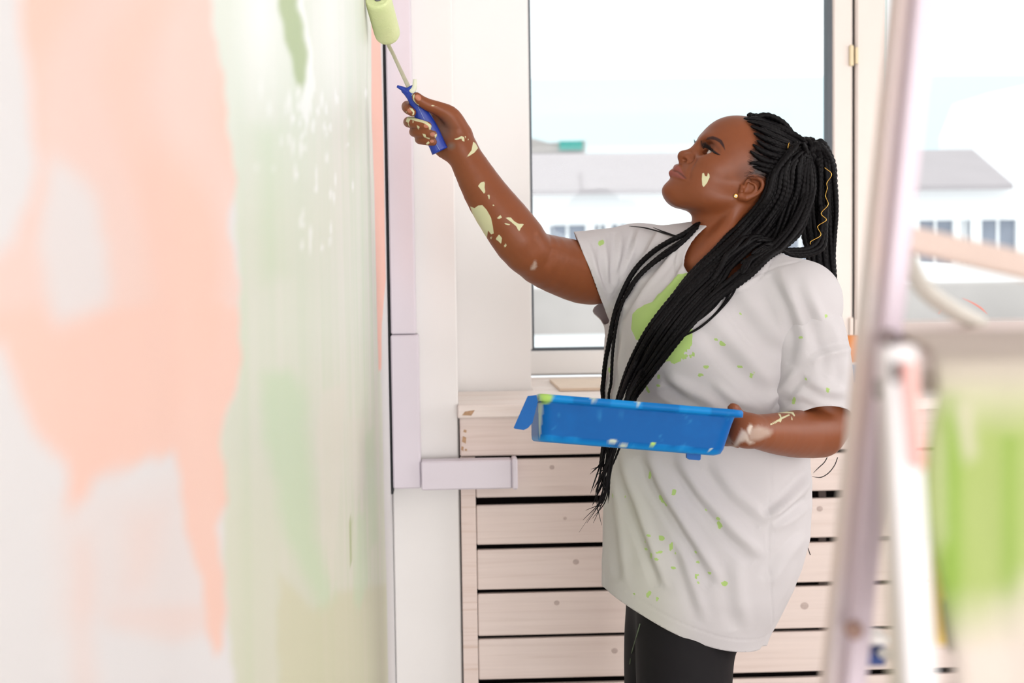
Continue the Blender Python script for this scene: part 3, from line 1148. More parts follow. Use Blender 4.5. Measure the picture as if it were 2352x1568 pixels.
# ears
def ear(s):
    g = lambda px, py, l: (lambda q: hw(q[0], q[1], q[2] * s))(hc(hp(px, py, l)))
    body.ell(g(1727, 432, .0655), (.0155, .021, .0075), HR, .006)
    body.chain([g(1711, 431, .070), g(1714, 418, .073), g(1728, 409.0, .0765), g(1744, 411, .0795), g(1752, 421, .081), g(1748, 436, .0795), g(1735, 448, .076), g(1716, 454.5, .072)],
               [.0020, .0028, .0032, .0034, .0034, .0032, .0032, .0045], .0022, step=.005)
    body.chain([g(1723, 419, .0745), g(1734, 423, .0765), g(1737, 434, .0765), g(1728, 444.5, .075), g(1716, 446, .0745)], [.0016, .0026, .0028, .0026, .0026], .0025, step=.005)
    body.chain([g(1701, 451, .068), g(1712, 454, .071)], [.0066, .0055], .005)
    body.chain([g(1704, 428, .068), g(1703.5, 439, .0715)], [.0030, .0042], .003)
    body.ell(g(1719, 434, .0785), (.0078, .0086, .0082), HR, .0025, 'sub')
    body.chain([g(1718, 415.5, .0775), g(1730, 413.5, .080), g(1742, 417, .083), g(1744.5, 428, .083), g(1740, 439, .081)], [.0018, .0026, .0030, .0028, .0018], .002, 'sub', step=.005)
    body.ell(g(1713, 440, .077), (.0030, .0040, .0060), HR, .002, 'sub')


ear(1)
ear(-1)
# neck and torso
body.chain([P(1705, 455, 2.50), P(1668, 520, 2.50), P(1656, 570, 2.50), P(1652, 620, 2.49)], [.050, .0515, .055, .066], .028)
body.chain([hw(-.035, -.01, 0), P(1725, 520, 2.51), P(1700, 600, 2.50)], [.05, .048, .055], .03)
body.cap(P(1700, 475, 2.45), P(1610, 610, 2.43), .010, .011, .014)
SH_R, SH_L = P(1462, 618, 2.61), P(1840, 695, 2.37)
body.cap(P(1645, 612, 2.50), SH_R, .055, .055, .03)
body.cap(P(1690, 640, 2.47), SH_L, .052, .050, .03)
TF = np.array([-0.70, -0.714, 0.0]); TF /= np.linalg.norm(TF)
TL = np.array([-TF[1], TF[0], 0.0])
TRm = np.stack([TF, TL, [0, 0, 1.0]], 1)
body.ell(P(1625, 760, 2.50), (.098, .150, .170), TRm, .05)
body.ell(P(1565, 770, 2.40), (.06, .075, .06), TRm, .04)
body.ell(P(1625, 1010, 2.50), (.105, .140, .200), TRm, .06)
body.ell(P(1612, 1290, 2.50), (.108, .140, .150), TRm, .06)
# arms
RA = [(1462, 618, 2.61, .052), (1400, 624, 2.585, .054), (1350, 628, 2.55, .0560), (1290, 612, 2.51, .0515), (1240, 594, 2.475, .0450), (1205, 572, 2.455, .036)]
RF = [(1226, 592, 2.465, .0365), (1203, 564, 2.453, .0445), (1168, 517, 2.45, .0435), (1119, 449, 2.45, .0375), (1077, 376, 2.45, .0300), (1056, 336, 2.45, .0262)]
body.chain([P(*q[:3]) for q in RF], [q[3] for q in RF], .004)
body.chain([P(*q[:3]) for q in RA], [q[3] for q in RA], .006)
LA = [(1840, 695, 2.37, .052), (1872, 850, 2.37, .050), (1893, 975, 2.355, .046), (1850, 994, 2.32, .0415), (1793, 996, 2.26, .0345), (1738, 991, 2.20, .0270), (1712, 988, 2.185, .0250)]
body.chain([P(*q[:3]) for q in LA], [q[3] for q in LA], .02)
# right hand, closed round the roller handle
hnd = lambda pts, k=.005, op='add': body.chain([P(*q[:3]) for q in pts], [q[3] for q in pts], k, op, step=.006)
body.chain([P(1057, 338, 2.452), P(1036, 306, 2.458), P(1018, 286, 2.466)], [.0255, .0235, .018], .012, step=.01)
hnd([(1046, 322, 2.458, .020), (1020, 300, 2.462, .018), (1002, 276, 2.466, .014)], .012)
hnd([(1050, 350, 2.456, .017), (1022, 345, 2.462, .0150), (1002, 331, 2.470, .012)], .012)
hnd([(1052, 318, 2.455, .019), (1000, 300, 2.474, .0125), (975, 276, 2.480, .0105)], .012)
hnd([(1052, 325, 2.455, .017), (1005, 318, 2.474, .012), (985, 302, 2.481, .0105)], .012)
hnd([(1058, 306, 2.446, .019), (1036, 268, 2.436, .0165), (1010, 251, 2.430, .0125), (984, 241, 2.424, .0105), (966, 231, 2.420, .0092), (957, 223, 2.418, .0082)], .008)
hnd([(1030, 278, 2.462, .013), (985, 262, 2.478, .0105), (950, 247, 2.480, .0092), (935, 243, 2.462, .0088), (936, 250, 2.436, .0082), (947, 258, 2.422, .0068)], .004)
hnd([(1005, 288, 2.470, .011), (965, 281, 2.486, .0095), (941, 280, 2.470, .0092), (941, 281, 2.440, .0090), (960, 284, 2.420, .0082), (982, 289, 2.413, .0070)], .0035)
hnd([(1010, 305, 2.470, .011), (972, 303, 2.486, .0092), (953, 303, 2.470, .0086), (954, 303, 2.440, .0084), (974, 306, 2.420, .0078), (995, 309, 2.413, .0068)], .0035)
hnd([(1015, 325, 2.468, .011), (985, 322, 2.482, .0090), (965, 320, 2.466, .0080), (966, 321, 2.440, .0078), (981, 324, 2.424, .0072), (995, 326, 2.418, .0064)], .0035)
# left hand, holding the end of the tray
hnd([(1712, 988, 2.190, .0245), (1698, 985, 2.215, .0200), (1690, 984, 2.235, .0160)], .014)
hnd([(1706, 976, 2.200, .016), (1694, 957, 2.190, .0115), (1689, 942, 2.180, .0095), (1683, 938, 2.168, .0085)], .008)
for i, (y, r) in enumerate(((972, .0088), (986, .0092), (1000, .0088), (1013, .0075))):
    hnd([(1694, y, 2.220, .0105), (1680, y + 1, 2.262, r), (1668, y + 2, 2.290, r * .93), (1655, y + 2, 2.303, r * .82)], .004)
# legs
NT_ = [(1590, 1340, 2.47, .088), (1574, 1480, 2.445, .082), (1570, 1640, 2.42, .074), (1566, 1830, 2.42, .056), (1572, 2000, 2.45, .053), (1574, 2300, 2.46, .036), (1574, 2370, 2.46, .036)]
FT_ = [(1560, 1340, 2.55, .088), (1540, 1470, 2.565, .080), (1532, 1620, 2.58, .072), (1528, 1770, 2.58, .055), (1530, 1920, 2.60, .052), (1536, 2180, 2.61, .036), (1536, 2240, 2.61, .036)]
for LG in (NT_, FT_):
    body.chain([P(*q[:3]) for q in LG], [q[3] for q in LG], .03)
ankles = [P(*NT_[-1][:3]), P(*FT_[-1][:3])]
for a in ankles:
    b = np.array([a[0], a[1], 0.035])
    body.chain([np.array([a[0], a[1], .07]), b - TF * .03, b + TF * .06, b + TF * .14], [.034, .030, .032, .024], .02)

xa = axis_grid(-0.13, 0.70, .0045, [(P(920, 290, 2.45)[0], P(1075, 290, 2.45)[0], .0019), (P(1512, 400, 2.5)[0], P(1650, 400, 2.5)[0], .0015), (P(1650, 400, 2.5)[0], P(1760, 400, 2.42)[0], .0019)])
ya_ = axis_grid(2.12, 2.80, .0045, [(2.405, 2.50, .0018)])
za = axis_grid(-0.03, 1.72, .006, [(1.02, 1.42, .0042), (1.44, P(1500, 330, 2.5)[2], .0016), (P(1500, 330, 2.5)[2], P(1500, 215, 2.5)[2], .0019)])
BV, BF = body.mesh((xa, ya_, za))
BN = vert_normals(BV, BF)
# one Newton step towards the true surface keeps small features crisp
bx, by = proj(BV)
vis = ((BV - CAM) * BN).sum(1) < 0
lq = (BV - HO) @ HR
mir = np.where(lq[:, 2:3] < 0, lq * np.array([1, 1, -1.0]), lq)
MV = HO + mir @ HR.T
mx_, my_ = proj(MV)
in_head = (np.abs(lq[:, 2]) < .09) & (lq[:, 1] > -.1) & (np.linalg.norm(lq, axis=1) < .16)


def mask(poly, x=bx, y=by, w=8, cond=None):
    m = np.clip(0.5 - poly_sd(x, y, poly) / w, 0, 1)
    return m * (vis if cond is None else cond)


front_l = in_head & (lq[:, 0] > .02)
brow = mask([(1621, 322), (1625, 315.5), (1637, 312.5), (1648, 316), (1658, 322), (1663, 332), (1666, 346), (1660, 337), (1652, 327), (1642, 321.5), (1632, 320)], mx_, my_, 8, front_l)
lip = np.maximum(mask([(1543, 383), (1548, 380.5), (1553.6, 379.2), (1560, 381.5), (1566, 392), (1575, 408), (1566, 400), (1558, 394), (1545, 391.5)], mx_, my_, 8, front_l),
                 1.0 * mask([(1543, 391), (1558, 393.5), (1566, 399), (1574.5, 408), (1571, 412), (1561, 409), (1546, 405), (1536, 403.5), (1530, 399), (1535, 392)], mx_, my_, 8, front_l))
liner = np.maximum(mask([(1613, 330), (1618, 328), (1626, 334), (1636, 341), (1645, 348.5), (1655, 355.5), (1648, 355.5), (1639, 350), (1630, 343), (1621, 339)], mx_, my_, 8, front_l),
                   0.0 * mask([(1617, 351), (1628, 353.5), (1640, 355), (1647, 356), (1636, 359), (1622, 356)], mx_, my_, 8, front_l))
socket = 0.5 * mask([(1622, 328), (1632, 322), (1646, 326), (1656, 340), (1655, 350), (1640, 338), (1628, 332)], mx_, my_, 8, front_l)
socket = np.maximum(socket, .9 * mask([(1546, 390), (1557, 393.3), (1567, 400), (1577, 409), (1575, 411), (1565, 402.8), (1556, 395.6), (1546, 392.2)], mx_, my_, 3.5, front_l))  # lid crease and lip line shade painted into the skin colour
# hair base on the scalp
hairline = [(1700, 262), (1713, 274), (1722, 288), (1731, 305), (1738, 325), (1730, 340), (1722, 352), (1726, 366), (1719, 378), (1728, 390), (1722, 402), (1740, 404),
            (1760, 412), (1775, 425), (1770, 440), (1760, 452), (1748, 470), (1735, 490), (1760, 520), (1900, 560), (1960, 200), (1700, 200)]
lq_up = in_head
scalp = np.clip(0.5 - poly_sd(mx_, my_, hairline) / 12.0 - .2, 0, 1) * ((np.linalg.norm(lq, axis=1) < .16)) * (np.abs(lq[:, 2]) < .0695 + .004 * (lq[:, 1] > .05))
scalp *= ~((np.hypot(mx_ - 1727, (my_ - 432) * .9) < 28) & (np.abs(lq[:, 2]) > .064))
# paint on the skin
pale, wash = np.zeros(len(BV)), np.zeros(len(BV))
arm_paint = [
    [(1613, 398), (1617, 397), (1619, 404), (1624, 405), (1626, 397), (1629.5, 400), (1630, 407), (1624, 420), (1616, 430), (1613, 425), (1612, 411)],
    [(1080, 474), (1090, 478), (1098, 472), (1108, 471), (1118, 482), (1128, 500), (1132, 520), (1134, 536), (1128, 538), (1121, 529), (1118, 548), (1110, 538), (1098, 520), (1088, 500)],
    [(1098, 427), (1104, 419), (1114, 416), (1113, 430), (1116, 450), (1108, 440)], [(1121, 448), (1125, 446), (1124, 458), (1121, 455)],
    [(1131, 467), (1136, 472), (1132, 473)], [(1141, 501), (1150, 493), (1153, 500), (1145, 503)], [(1157, 511), (1172, 515), (1170, 517), (1162, 516)],
    [(1161, 500), (1172, 498), (1182, 509), (1192, 514), (1204, 514), (1197, 523), (1192, 532), (1186, 520), (1176, 511)],
    [(1138, 549), (1146, 538), (1153, 546), (1151, 560), (1144, 553)], [(1156, 566), (1161, 558), (1164, 562), (1160, 569)], [(1125, 545), (1131, 543), (1128, 550)],
    [(1071, 361), (1083, 345), (1087, 325), (1093, 330), (1098, 340), (1090, 350), (1078, 358)],
    [(1040, 320), (1053, 316), (1060, 312), (1066, 315), (1067, 325), (1062, 324), (1060, 318), (1050, 321)], [(1074, 318), (1077, 320), (1075, 323)], [(1067, 312), (1070, 313), (1070, 318)],
    [(986, 244), (994, 241), (1005, 245), (996, 244)],
    [(932, 279), (936, 268), (948, 267), (963, 273), (980, 279), (991, 288), (993, 296), (986, 298), (984, 289), (972, 282), (955, 278), (943, 274), (938, 282)],
    [(936, 276), (941, 292), (938, 288)], [(957, 287), (964, 291), (962, 298), (959, 295)], [(947, 277), (951, 280), (948, 283)],
    [(948, 219), (953, 216), (951, 228), (957, 238), (963, 240), (961, 243), (954, 238), (949, 230)],
    [(940, 247), (947, 249), (952, 256), (951, 264), (946, 265), (949, 258), (944, 253)], [(932, 255), (935, 257), (933, 259)],
    [(970, 307), (977, 308), (979, 315), (988, 317), (986, 320), (974, 315)], [(998, 310), (1004, 307), (1003, 316), (999, 317)], [(978, 330), (984, 324), (987, 328), (981, 333)],
    [(1768, 973), (1782, 966), (1795, 958), (1812, 951), (1815, 953), (1797, 962), (1783, 971), (1770, 976)], [(1787, 949), (1793, 951), (1796, 963), (1793, 970), (1789, 968), (1793, 960)],
    [(1775, 946), (1800, 944), (1822, 946), (1827, 955), (1824, 956), (1818, 949), (1790, 948)], [(1817, 956), (1819, 957), (1821, 965), (1818, 965)],
]
for q in arm_paint:
    pale = np.maximum(pale, mask(q))
wash = np.maximum(wash, 0.85 * mask([(1717, 982), (1722, 975), (1731, 976), (1727, 984), (1725, 993), (1720, 997), (1716, 990)], w=5))
wash = np.maximum(wash, 0.7 * mask([(1684, 1026), (1692, 1010), (1700, 994), (1704, 987), (1712, 990), (1718, 996), (1722, 1010), (1733, 1016), (1722, 1020), (1712, 1012), (1700, 1016), (1690, 1026)], w=8))
wash = np.maximum(wash, 0.40 * mask([(1722, 985), (1740, 978), (1762, 984), (1775, 990), (1768, 1000), (1745, 1010), (1722, 1014), (1718, 1000)], w=10))
wash = np.maximum(wash, 0.45 * mask([(1219, 617), (1228, 598), (1232, 602), (1233, 612), (1225, 622)], w=4))
nail = np.zeros(len(BV))
for cx, cy, rx, ry, an in ((960.5, 224, 7.5, 6, .8), (979, 289, 5.5, 5, 0), (994, 308.5, 6, 5, 0), (940.5, 254, 5, 5, .4), (992, 324, 4.5, 3.5, 0)):
    dx, dy = bx - cx, by - cy
    u, v = dx * math.cos(an) + dy * math.sin(an), -dx * math.sin(an) + dy * math.cos(an)
    nail = np.maximum(nail, np.clip((1.1 - np.hypot(u / rx, v / ry)) * 1.5 + .4, 0, 1) * vis * (BV[:, 1] < 2.435))
grime = np.clip(1.3 - np.hypot((bx - 1015) / 26, (by - 300) / 30), 0, 1) * (bx < 1100) * vis * .35
grime = np.maximum(grime, 0.5 * np.clip(1.2 - np.hypot((bx - 1035) / 12, (by - 335) / 10), 0, 1) * vis)
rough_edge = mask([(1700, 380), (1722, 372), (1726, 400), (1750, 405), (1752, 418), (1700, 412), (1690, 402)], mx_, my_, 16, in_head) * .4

m = NT('brown_skin')
n1 = m.noise(9, 3, 0.55)
n2 = m.noise(260, 2, 0.6)
def sharp(a, lo=.42, hi=.58):
    r_ = m.n('ShaderNodeMapRange')
    r_.inputs['From Min'].default_value = lo
    r_.inputs['From Max'].default_value = hi
    m.l(m.attr(a), r_.inputs['Value'])
    return r_.outputs[0]


c = m.mix(n1, lin((138, 78, 47)), lin((122, 66, 38)))
c = m.mix(sharp('lip', .3, .7), c, lin((142, 78, 68)))
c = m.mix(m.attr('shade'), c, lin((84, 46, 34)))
c = m.mix(m.attr('scalp'), c, lin((44, 27, 22)))
c = m.mix(sharp('brow', .35, .65), c, lin((52, 30, 28)))
c = m.mix(sharp('nail'), c, lin((184, 118, 94)))
c = m.mix(m.attr('grime'), c, lin((112, 116, 112)))
c = m.mix(m.attr('wash'), c, lin((226, 214, 200)))
c = m.mix(sharp('pale'), c, lin((208, 206, 166)))
m.base(c, 0.42, 0.28)
m.b.inputs['Subsurface Weight'].default_value = 0.08
m.b.inputs['Subsurface Radius'].default_value = (0.012, 0.005, 0.003)
m.b.inputs['Subsurface Scale'].default_value = 0.5
m.bump(n2, 0.10, 0.0004)
m_skin = m.m

person = empty('person', (float(ankles[0][0]), float(ankles[0][1]), 0.0))
tag(person, 'woman with long black braids reaching up with a paint roller and holding a blue tray', 'person')
body_o = make_mesh('body', BV, BF, m_skin, person, attrs=dict(
    lip=lip, brow=np.maximum(brow, liner), shade=np.maximum(socket, rough_edge), scalp=scalp, pale=pale, wash=wash, nail=nail, grime=grime))

# eyes
m = NT('eyeball')
c = m.mix(m.attr('iris'), lin((216, 208, 204)), lin((58, 34, 24)))
c = m.mix(m.attr('pupil'), c, lin((8, 6, 6)))
m.base(c, 0.12, 0.6)
m_eye = m.m
for s in (1, -1):
    C = hw(EYE[0], EYE[1], EYE[2] * s)
    th, ph = np.meshgrid(np.linspace(0, PI, 32), np.linspace(0, 2 * PI, 48, endpoint=False), indexing='ij')
    gz = HF * .93 + HU * .10 + HL * (.02)
    gz /= np.linalg.norm(gz)
    g1 = np.cross(gz, HU); g1 /= np.linalg.norm(g1)
    g2 = np.cross(g1, gz)
    r = EYE_R * (1 + 0.05 * np.exp(-(th / .42) ** 2))
    V = C + r.ravel()[:, None] * (np.cos(th).ravel()[:, None] * gz + (np.sin(th) * np.cos(ph)).ravel()[:, None] * g1 + (np.sin(th) * np.sin(ph)).ravel()[:, None] * g2)
    i = np.arange(31)[:, None] * 48
    j = np.arange(48)[None]
    Fq = np.stack([i + j, i + 48 + j, i + 48 + (j + 1) % 48, i + (j + 1) % 48], -1).reshape(-1, 4)
    t = th.ravel()
    make_mesh('eye', V, Fq, m_eye, person, attrs=dict(iris=np.clip((.50 - t) * 20 + .5, 0, 1), pupil=np.clip((.2 - t) * 20 + .5, 0, 1)))

# lashes and liner
m_lash = plain('black_lash', (14, 10, 12), 0.5, 0.3)
for s in (1, -1):
    V, Fc = [], []
    g = lambda px, py, l: (lambda q: hw(q[0], q[1], q[2] * s))(hc(hp(px, py, l)))
    def mg(px, py):
        q = hc(body.march(px, py, .0003, 2.2, 2.7, 2.44))
        return hw(q[0], q[1], q[2] * s)
    arc = catmull([g(1617, 341, .0225), g(1619.5, 338, .026), g(1628, 341.5, .0335), mg(1642, 350.5), mg(1648, 353.5), mg(1655, 356.5)], .0008)
    parts = [tube_geo(arc + HF * .0008, np.interp(np.linspace(0, 1, len(arc)), [0, .45, .75, 1], [.0010, .0015, .0015, .0002]), 6)]
    rl = np.random.RandomState(5 + s)
    for q in np.linspace(0, .60, 46):
        o = arc[int(q * (len(arc) - 1))] + rl.randn(3) * .0003
        ln = (.011 if s > 0 else .0155) * (1 - .45 * q) * (0.85 + .3 * rl.rand())
        side = HL * s * (q * .5 - .12)
        pts = [o, o + (HF * .8 + HU * .18 + side) * ln * .5, o + (HF * 1.02 + HU * .75 + side * 1.4) * ln]
        parts.append(tube_geo(catmull(pts, .0016), np.linspace(.00038, .00008, len(catmull(pts, .0016))), 4))
    n = 0
    for v, fq, cp in parts:
        V.append(v)
        Fc += [tuple(x + n for x in ff) for ff in fq.tolist()] + [tuple(x + n for x in ff) for ff in cp]
        n += len(v)
    o = make_mesh('eyelashes', np.vstack(V), Fc, m_lash, person)
    o['kind'] = 'stuff'
# earring
m_gold = plain('gold', (226, 176, 84), 0.25, 0.5, 1.0)
m_stone = plain('clear_stone', (240, 236, 226), 0.08, 0.9)
ec = body.march(1690, 450, .0016, 2.2, 2.7, 2.42)
ring_pts = [ec + (HF * math.cos(a) + HU * math.sin(a)) * .0042 for a in np.linspace(0, 2 * PI, 20)]
ring_pts = [ec + (q - ec) * .72 for q in ring_pts]
er = tube('earring', ring_pts, .0008, m_gold, person, step=.0015, k=8)
th = np.linspace(0, 2 * PI, 10, endpoint=False)
vv = [ec + HL * .0028] + [ec + HL * .0015 + (HF * math.cos(a) + HU * math.sin(a)) * .0022 for a in th] + [ec - HL * .001 + (HF * math.cos(a) + HU * math.sin(a)) * .0026 for a in th]
ff = [(0, 1 + k, 1 + (k + 1) % 10) for k in range(10)] + [(1 + k, 11 + k, 11 + (k + 1) % 10, 1 + (k + 1) % 10) for k in range(10)]
make_mesh('stone', vv, ff, m_stone, er, smooth=False)

# ------------------------------------------------------------------ T-shirt
rows = [(560, 1590, 1730), (600, 1510, 1790), (640, 1450, 1835), (700, 1408, 1850), (760, 1398, 1852), (830, 1394, 1842), (900, 1390, 1832), (980, 1392, 1832), (1060, 1398, 1838), (1140, 1396, 1842),
        (1220, 1390, 1840), (1290, 1386, 1825), (1340, 1386, 1808), (1400, 1394, 1778), (1450, 1410, 1752), (1520, 1430, 1728), (1600, 1440, 1710)]
YT = 2.50
zz, cxs, was = [], [], []
for yy, a, b in rows:
    zz.append(P(1600, yy, YT)[2]); xl, xr = P(a, yy, YT)[0], P(b, yy, YT)[0]
    cxs.append((xl + xr) / 2); was.append((xr - xl) / 2)
zz, cxs, was = np.array(zz)[::-1], np.array(cxs)[::-1], np.array(was)[::-1]


def torso(q):
    z = q[:, 2]
    cx, w = np.interp(z, zz, cxs), np.interp(z, zz, was)
    BA = np.interp(z, [.75, 1.0, 1.2], [.88, .80, .74])
    KW = np.sqrt(TL[0] ** 2 + (BA * TF[0]) ** 2)
    a = w / KW
    x, y = q[:, 0] - cx, q[:, 1] - YT
    u, v = x * TL[0] + y * TL[1], x * TF[0] + y * TF[1]
    k0 = np.sqrt((u / a) ** 2 + (v / (a * BA)) ** 2)
    k1 = np.sqrt((u / a ** 2) ** 2 + (v / (a * BA) ** 2) ** 2) + 1e-9
    d = k0 * (k0 - 1) / k1
    return np.maximum(np.where(k0 < 1e-3, -a * BA, d), z - zz[-1])


shirt = SDF()
shirt.fun(torso, P(1620, 1050, YT), .55, .03)
shirt.cap(P(1640, 608, 2.50), P(1466, 606, 2.61), .066, .069, .03)
shirt.cap(P(1466, 606, 2.61), P(1300, 622, 2.53), .071, .068, .02)
shirt.cap(P(1460, 660, 2.63), P(1330, 652, 2.575), .066, .060, .03)
shirt.cap(P(1690, 655, 2.47), P(1838, 692, 2.37), .060, .060, .03)
shirt.chain([P(1838, 692, 2.37), P(1850, 745, 2.37)], [.060, .054], .03)
SLV = [(1836, 700, 2.37, .0585), (1856, 770, 2.365, .0640), (1868, 860, 2.36, .0675), (1871, 950, 2.355, .0670), (1874, 1040, 2.36, .0660)]
shirt.ell(P(1560, 775, 2.40), (.070, .085, .070), TRm, .04)
shirt.cap(P(1645, 612, 2.50), SH_R, .062, .062, .03)
shirt.cap(P(1690, 640, 2.47), SH_L, .059, .057, .03)
shirt.ell(P(1625, 760, 2.50), (.105, .157, .177), TRm, .05)
sa = (axis_grid(P(1290, 640, 2.6)[0], .70, .0042), axis_grid(2.16, 2.80, .0042), axis_grid(P(1600, 1560, 2.3)[2], 1.52, .0042))
SV, SF = shirt.mesh(sa)
SV = smooth_verts(SV, SF, 2, .5)
sn = vert_normals(SV, SF)
sx, sy = proj(SV)
svis = np.clip(-((SV - CAM) * sn).sum(1) / np.linalg.norm(SV - CAM, axis=1) * 3, 0, 1)
disp = np.zeros(len(SV))
FOLDS = [  # polyline in the photograph, width px, height mm
    ([(1430, 1040), (1450, 1110), (1482, 1200), (1530, 1340)], 15, 6), ([(1490, 1040), (1520, 1110), (1580, 1210), (1655, 1330)], 17, 7),
    ([(1560, 1050), (1610, 1130), (1690, 1220), (1745, 1270)], 18, 6), ([(1410, 1080), (1425, 1200), (1440, 1330)], 14, 4),
    ([(1640, 1060), (1690, 1130), (1760, 1190)], 18, 4), ([(1868, 1090), (1835, 1130), (1790, 1170), (1762, 1195)], 14, 6), ([(1860, 1160), (1820, 1190), (1775, 1215)], 12, 4),
    ([(1850, 1230), (1805, 1280), (1770, 1340)], 15, 3.5), ([(1560, 1240), (1590, 1330), (1620, 1420)], 16, 3), ([(1690, 1290), (1700, 1370), (1715, 1440)], 20, 3),
    ([(1535, 860), (1590, 900), (1650, 930)], 18, 7), ([(1505, 905), (1560, 930), (1640, 940)], 15, 4), ([(1640, 880), (1690, 920), (1740, 935)], 14, 3),
    ([(1620, 700), (1680, 780), (1745, 850), (1785, 880)], 26, 4), ([(1700, 660), (1760, 740), (1810, 800)], 24, 3.5), ([(1790, 620), (1830, 700), (1850, 770), (1840, 840)], 18, 4),
    ([(1850, 650), (1885, 730), (1915, 800), (1925, 860)], 16, 4.5), ([(1905, 730), (1935, 800), (1945, 880)], 12, 3.5), ([(1955, 800), (1905, 812), (1862, 830)], 10, 4),
    ([(1855, 870), (1900, 895), (1950, 900)], 14, 4.5), ([(1800, 905), (1850, 905), (1900, 925)], 13, 3), ([(1760, 930), (1800, 890), (1832, 850)], 12, 4),
    ([(1350, 560), (1368, 620), (1398, 690)], 8, 3), ([(1385, 545), (1392, 610), (1405, 680)], 8, 3.5), ([(1425, 535), (1420, 600), (1412, 670)], 9, 4), ([(1470, 528), (1450, 590), (1420, 660)], 10, 4.5),
    ([(1520, 525), (1490, 580), (1440, 650), (1415, 720)], 10, 4), ([(1575, 545), (1535, 600), (1480, 670), (1440, 740)], 10, 3.5), ([(1580, 600), (1550, 650), (1500, 700)], 9, 3),
    ([(1405, 740), (1400, 800), (1405, 880)], 8, 3), ([(1435, 760), (1425, 830), (1430, 890)], 9, 3),
]
for pl, w, h in FOLDS:
    w, h = w * .85, h * 1.15
    d, t, sgn = seg_d(sx, sy, pl)
    fade = np.clip(np.minimum(t, 1 - t) * 5, 0, 1) ** .7
    prof = np.exp(-(sgn / w) ** 2) - 0.75 * np.exp(-((sgn - 1.7 * w) / (w * .9)) ** 2)
    disp += h * .00122 * prof * np.where(d > 3 * w, 0, 1) * (0.25 + 0.75 * fade) * np.where((t <= 0) | (t >= 1), np.exp(-(d / w) ** 2), 1) * svis
zq, ang = SV[:, 2], np.arctan2(SV[:, 1] - YT, SV[:, 0] - np.interp(SV[:, 2], zz, cxs))
back = 1 - svis
disp += back * (.004 * np.sin(ang * 9 + zq * 6) + .003 * np.sin(ang * 17 - zq * 9)) * np.clip((1.3 - zq) * 3, 0, 1)
disp += .0012 * np.sin(sx / 23 + np.sin(sy / 41) * 2) * np.sin(sy / 37 + sx / 90) * svis


def plane(a, b, c):
    n = np.cross(b - a, c - a)
    n /= np.linalg.norm(n)
    return a, n


h0, h1, h2 = P(1384, 1325, 2.56), P(1600, 1477, 2.33), P(1727, 1497, 2.40)
gy = .10
gx = ((h2[2] - gy * h2[1]) - (h0[2] - gy * h0[1])) / (h2[0] - h0[0])
s_hem = SV[:, 2] - (h0[2] + gx * (SV[:, 0] - h0[0]) + gy * (SV[:, 1] - h0[1])) + .003 * np.sin(ang * 3)
q0, q1 = P(1466, 606, 2.61), P(1300, 622, 2.53)
hq = np.clip(((SV - q0) @ (q1 - q0)) / ((q1 - q0) @ (q1 - q0)), 0, 1)
d_sl = np.linalg.norm(SV - q0 - hq[:, None] * (q1 - q0), axis=1)
a, n = plane(P(1322, 541, 2.54), P(1386, 703, 2.54), P(1352, 630, 2.68))
if n[0] < 0:
    n = -n
s_rs = np.maximum((SV - a) @ n, d_sl - .104)
n_rs = n.copy()
s_ls = np.full(len(SV), .2)
na, nb = P(1680, 585, 2.49), P(1664, 612, 2.42)
h = np.clip(((SV - na) @ (nb - na)) / ((nb - na) @ (nb - na)), 0, 1)
s_nk = np.linalg.norm(SV - na - h[:, None] * (nb - na), axis=1) - .069
edge = np.minimum(np.minimum(s_hem - .024, .2), .2)
# sewn hems and collar as low relief
def groove(s, at, w=.0016):
    return -.0010 * np.exp(-((s - at) / w) ** 2)


disp += groove(s_hem, .026) + groove(s_rs, .020) + groove(s_ls, .022) + groove(s_nk, .017) + .0012 * (np.abs(s_nk - .008) < .008)
for pl in ([(1775, 1030), (1768, 1140), (1766, 1260), (1778, 1480)], [(1842, 800), (1838, 860), (1812, 905), (1768, 950)], [(1700, 650), (1760, 620), (1835, 600)]):
    d, t, sgn = seg_d(sx, sy, pl)
    disp += -.0016 * np.exp(-(sgn / 2.2) ** 2) * svis * (d < 9)
disp = np.maximum(disp, -.0045)
SV2 = SV + sn * disp[:, None]
s_rs = s_rs + disp * (sn @ n_rs)
s_hem = s_hem + disp * (sn @ np.array([-gx, -gy, 1.0]))
# near sleeve: its own tube of cloth, joined to the body of the shirt at the shoulder
slv = SDF()
slv.chain([P(*q[:3]) for q in SLV], [q[3] for q in SLV], .01)
WV, WF = slv.mesh((axis_grid(.36, .70, .004), axis_grid(2.22, 2.50, .004), axis_grid(1.02, 1.46, .004)))
WV = smooth_verts(WV, WF, 2)
wn = vert_normals(WV, WF)
wx, wy = proj(WV)
wvis = np.clip(-((WV - CAM) * wn).sum(1) / np.linalg.norm(WV - CAM, axis=1) * 3, 0, 1)
wd = np.zeros(len(WV))
for pl, w, h_ in FOLDS[14:22]:
    d, t, sgn = seg_d(wx, wy, pl)
    fade = np.clip(np.minimum(t, 1 - t) * 5, 0, 1) ** .7
    wd += h_ * .00135 * (np.exp(-(sgn / w) ** 2) - .75 * np.exp(-((sgn - 1.7 * w) / (w * .9)) ** 2)) * (d < 3 * w) * (.25 + .75 * fade) * np.where((t <= 0) | (t >= 1), np.exp(-(d / w) ** 2), 1) * wvis
wd += (1 - wvis) * .003 * np.sin(np.arctan2(WV[:, 1] - 2.36, WV[:, 0] - .52) * 8)
a, n = plane(P(1800, 950, 2.30), P(1940, 938, 2.30), P(1900, 1035, 2.42))
if n[2] < 0:
    n = -n
w_hem = (WV - a) @ n
wd += groove(w_hem, .022)
w_in = shirt.ev(WV) + .006
W2 = WV + wn * wd[:, None]
wst = np.zeros(len(WV))
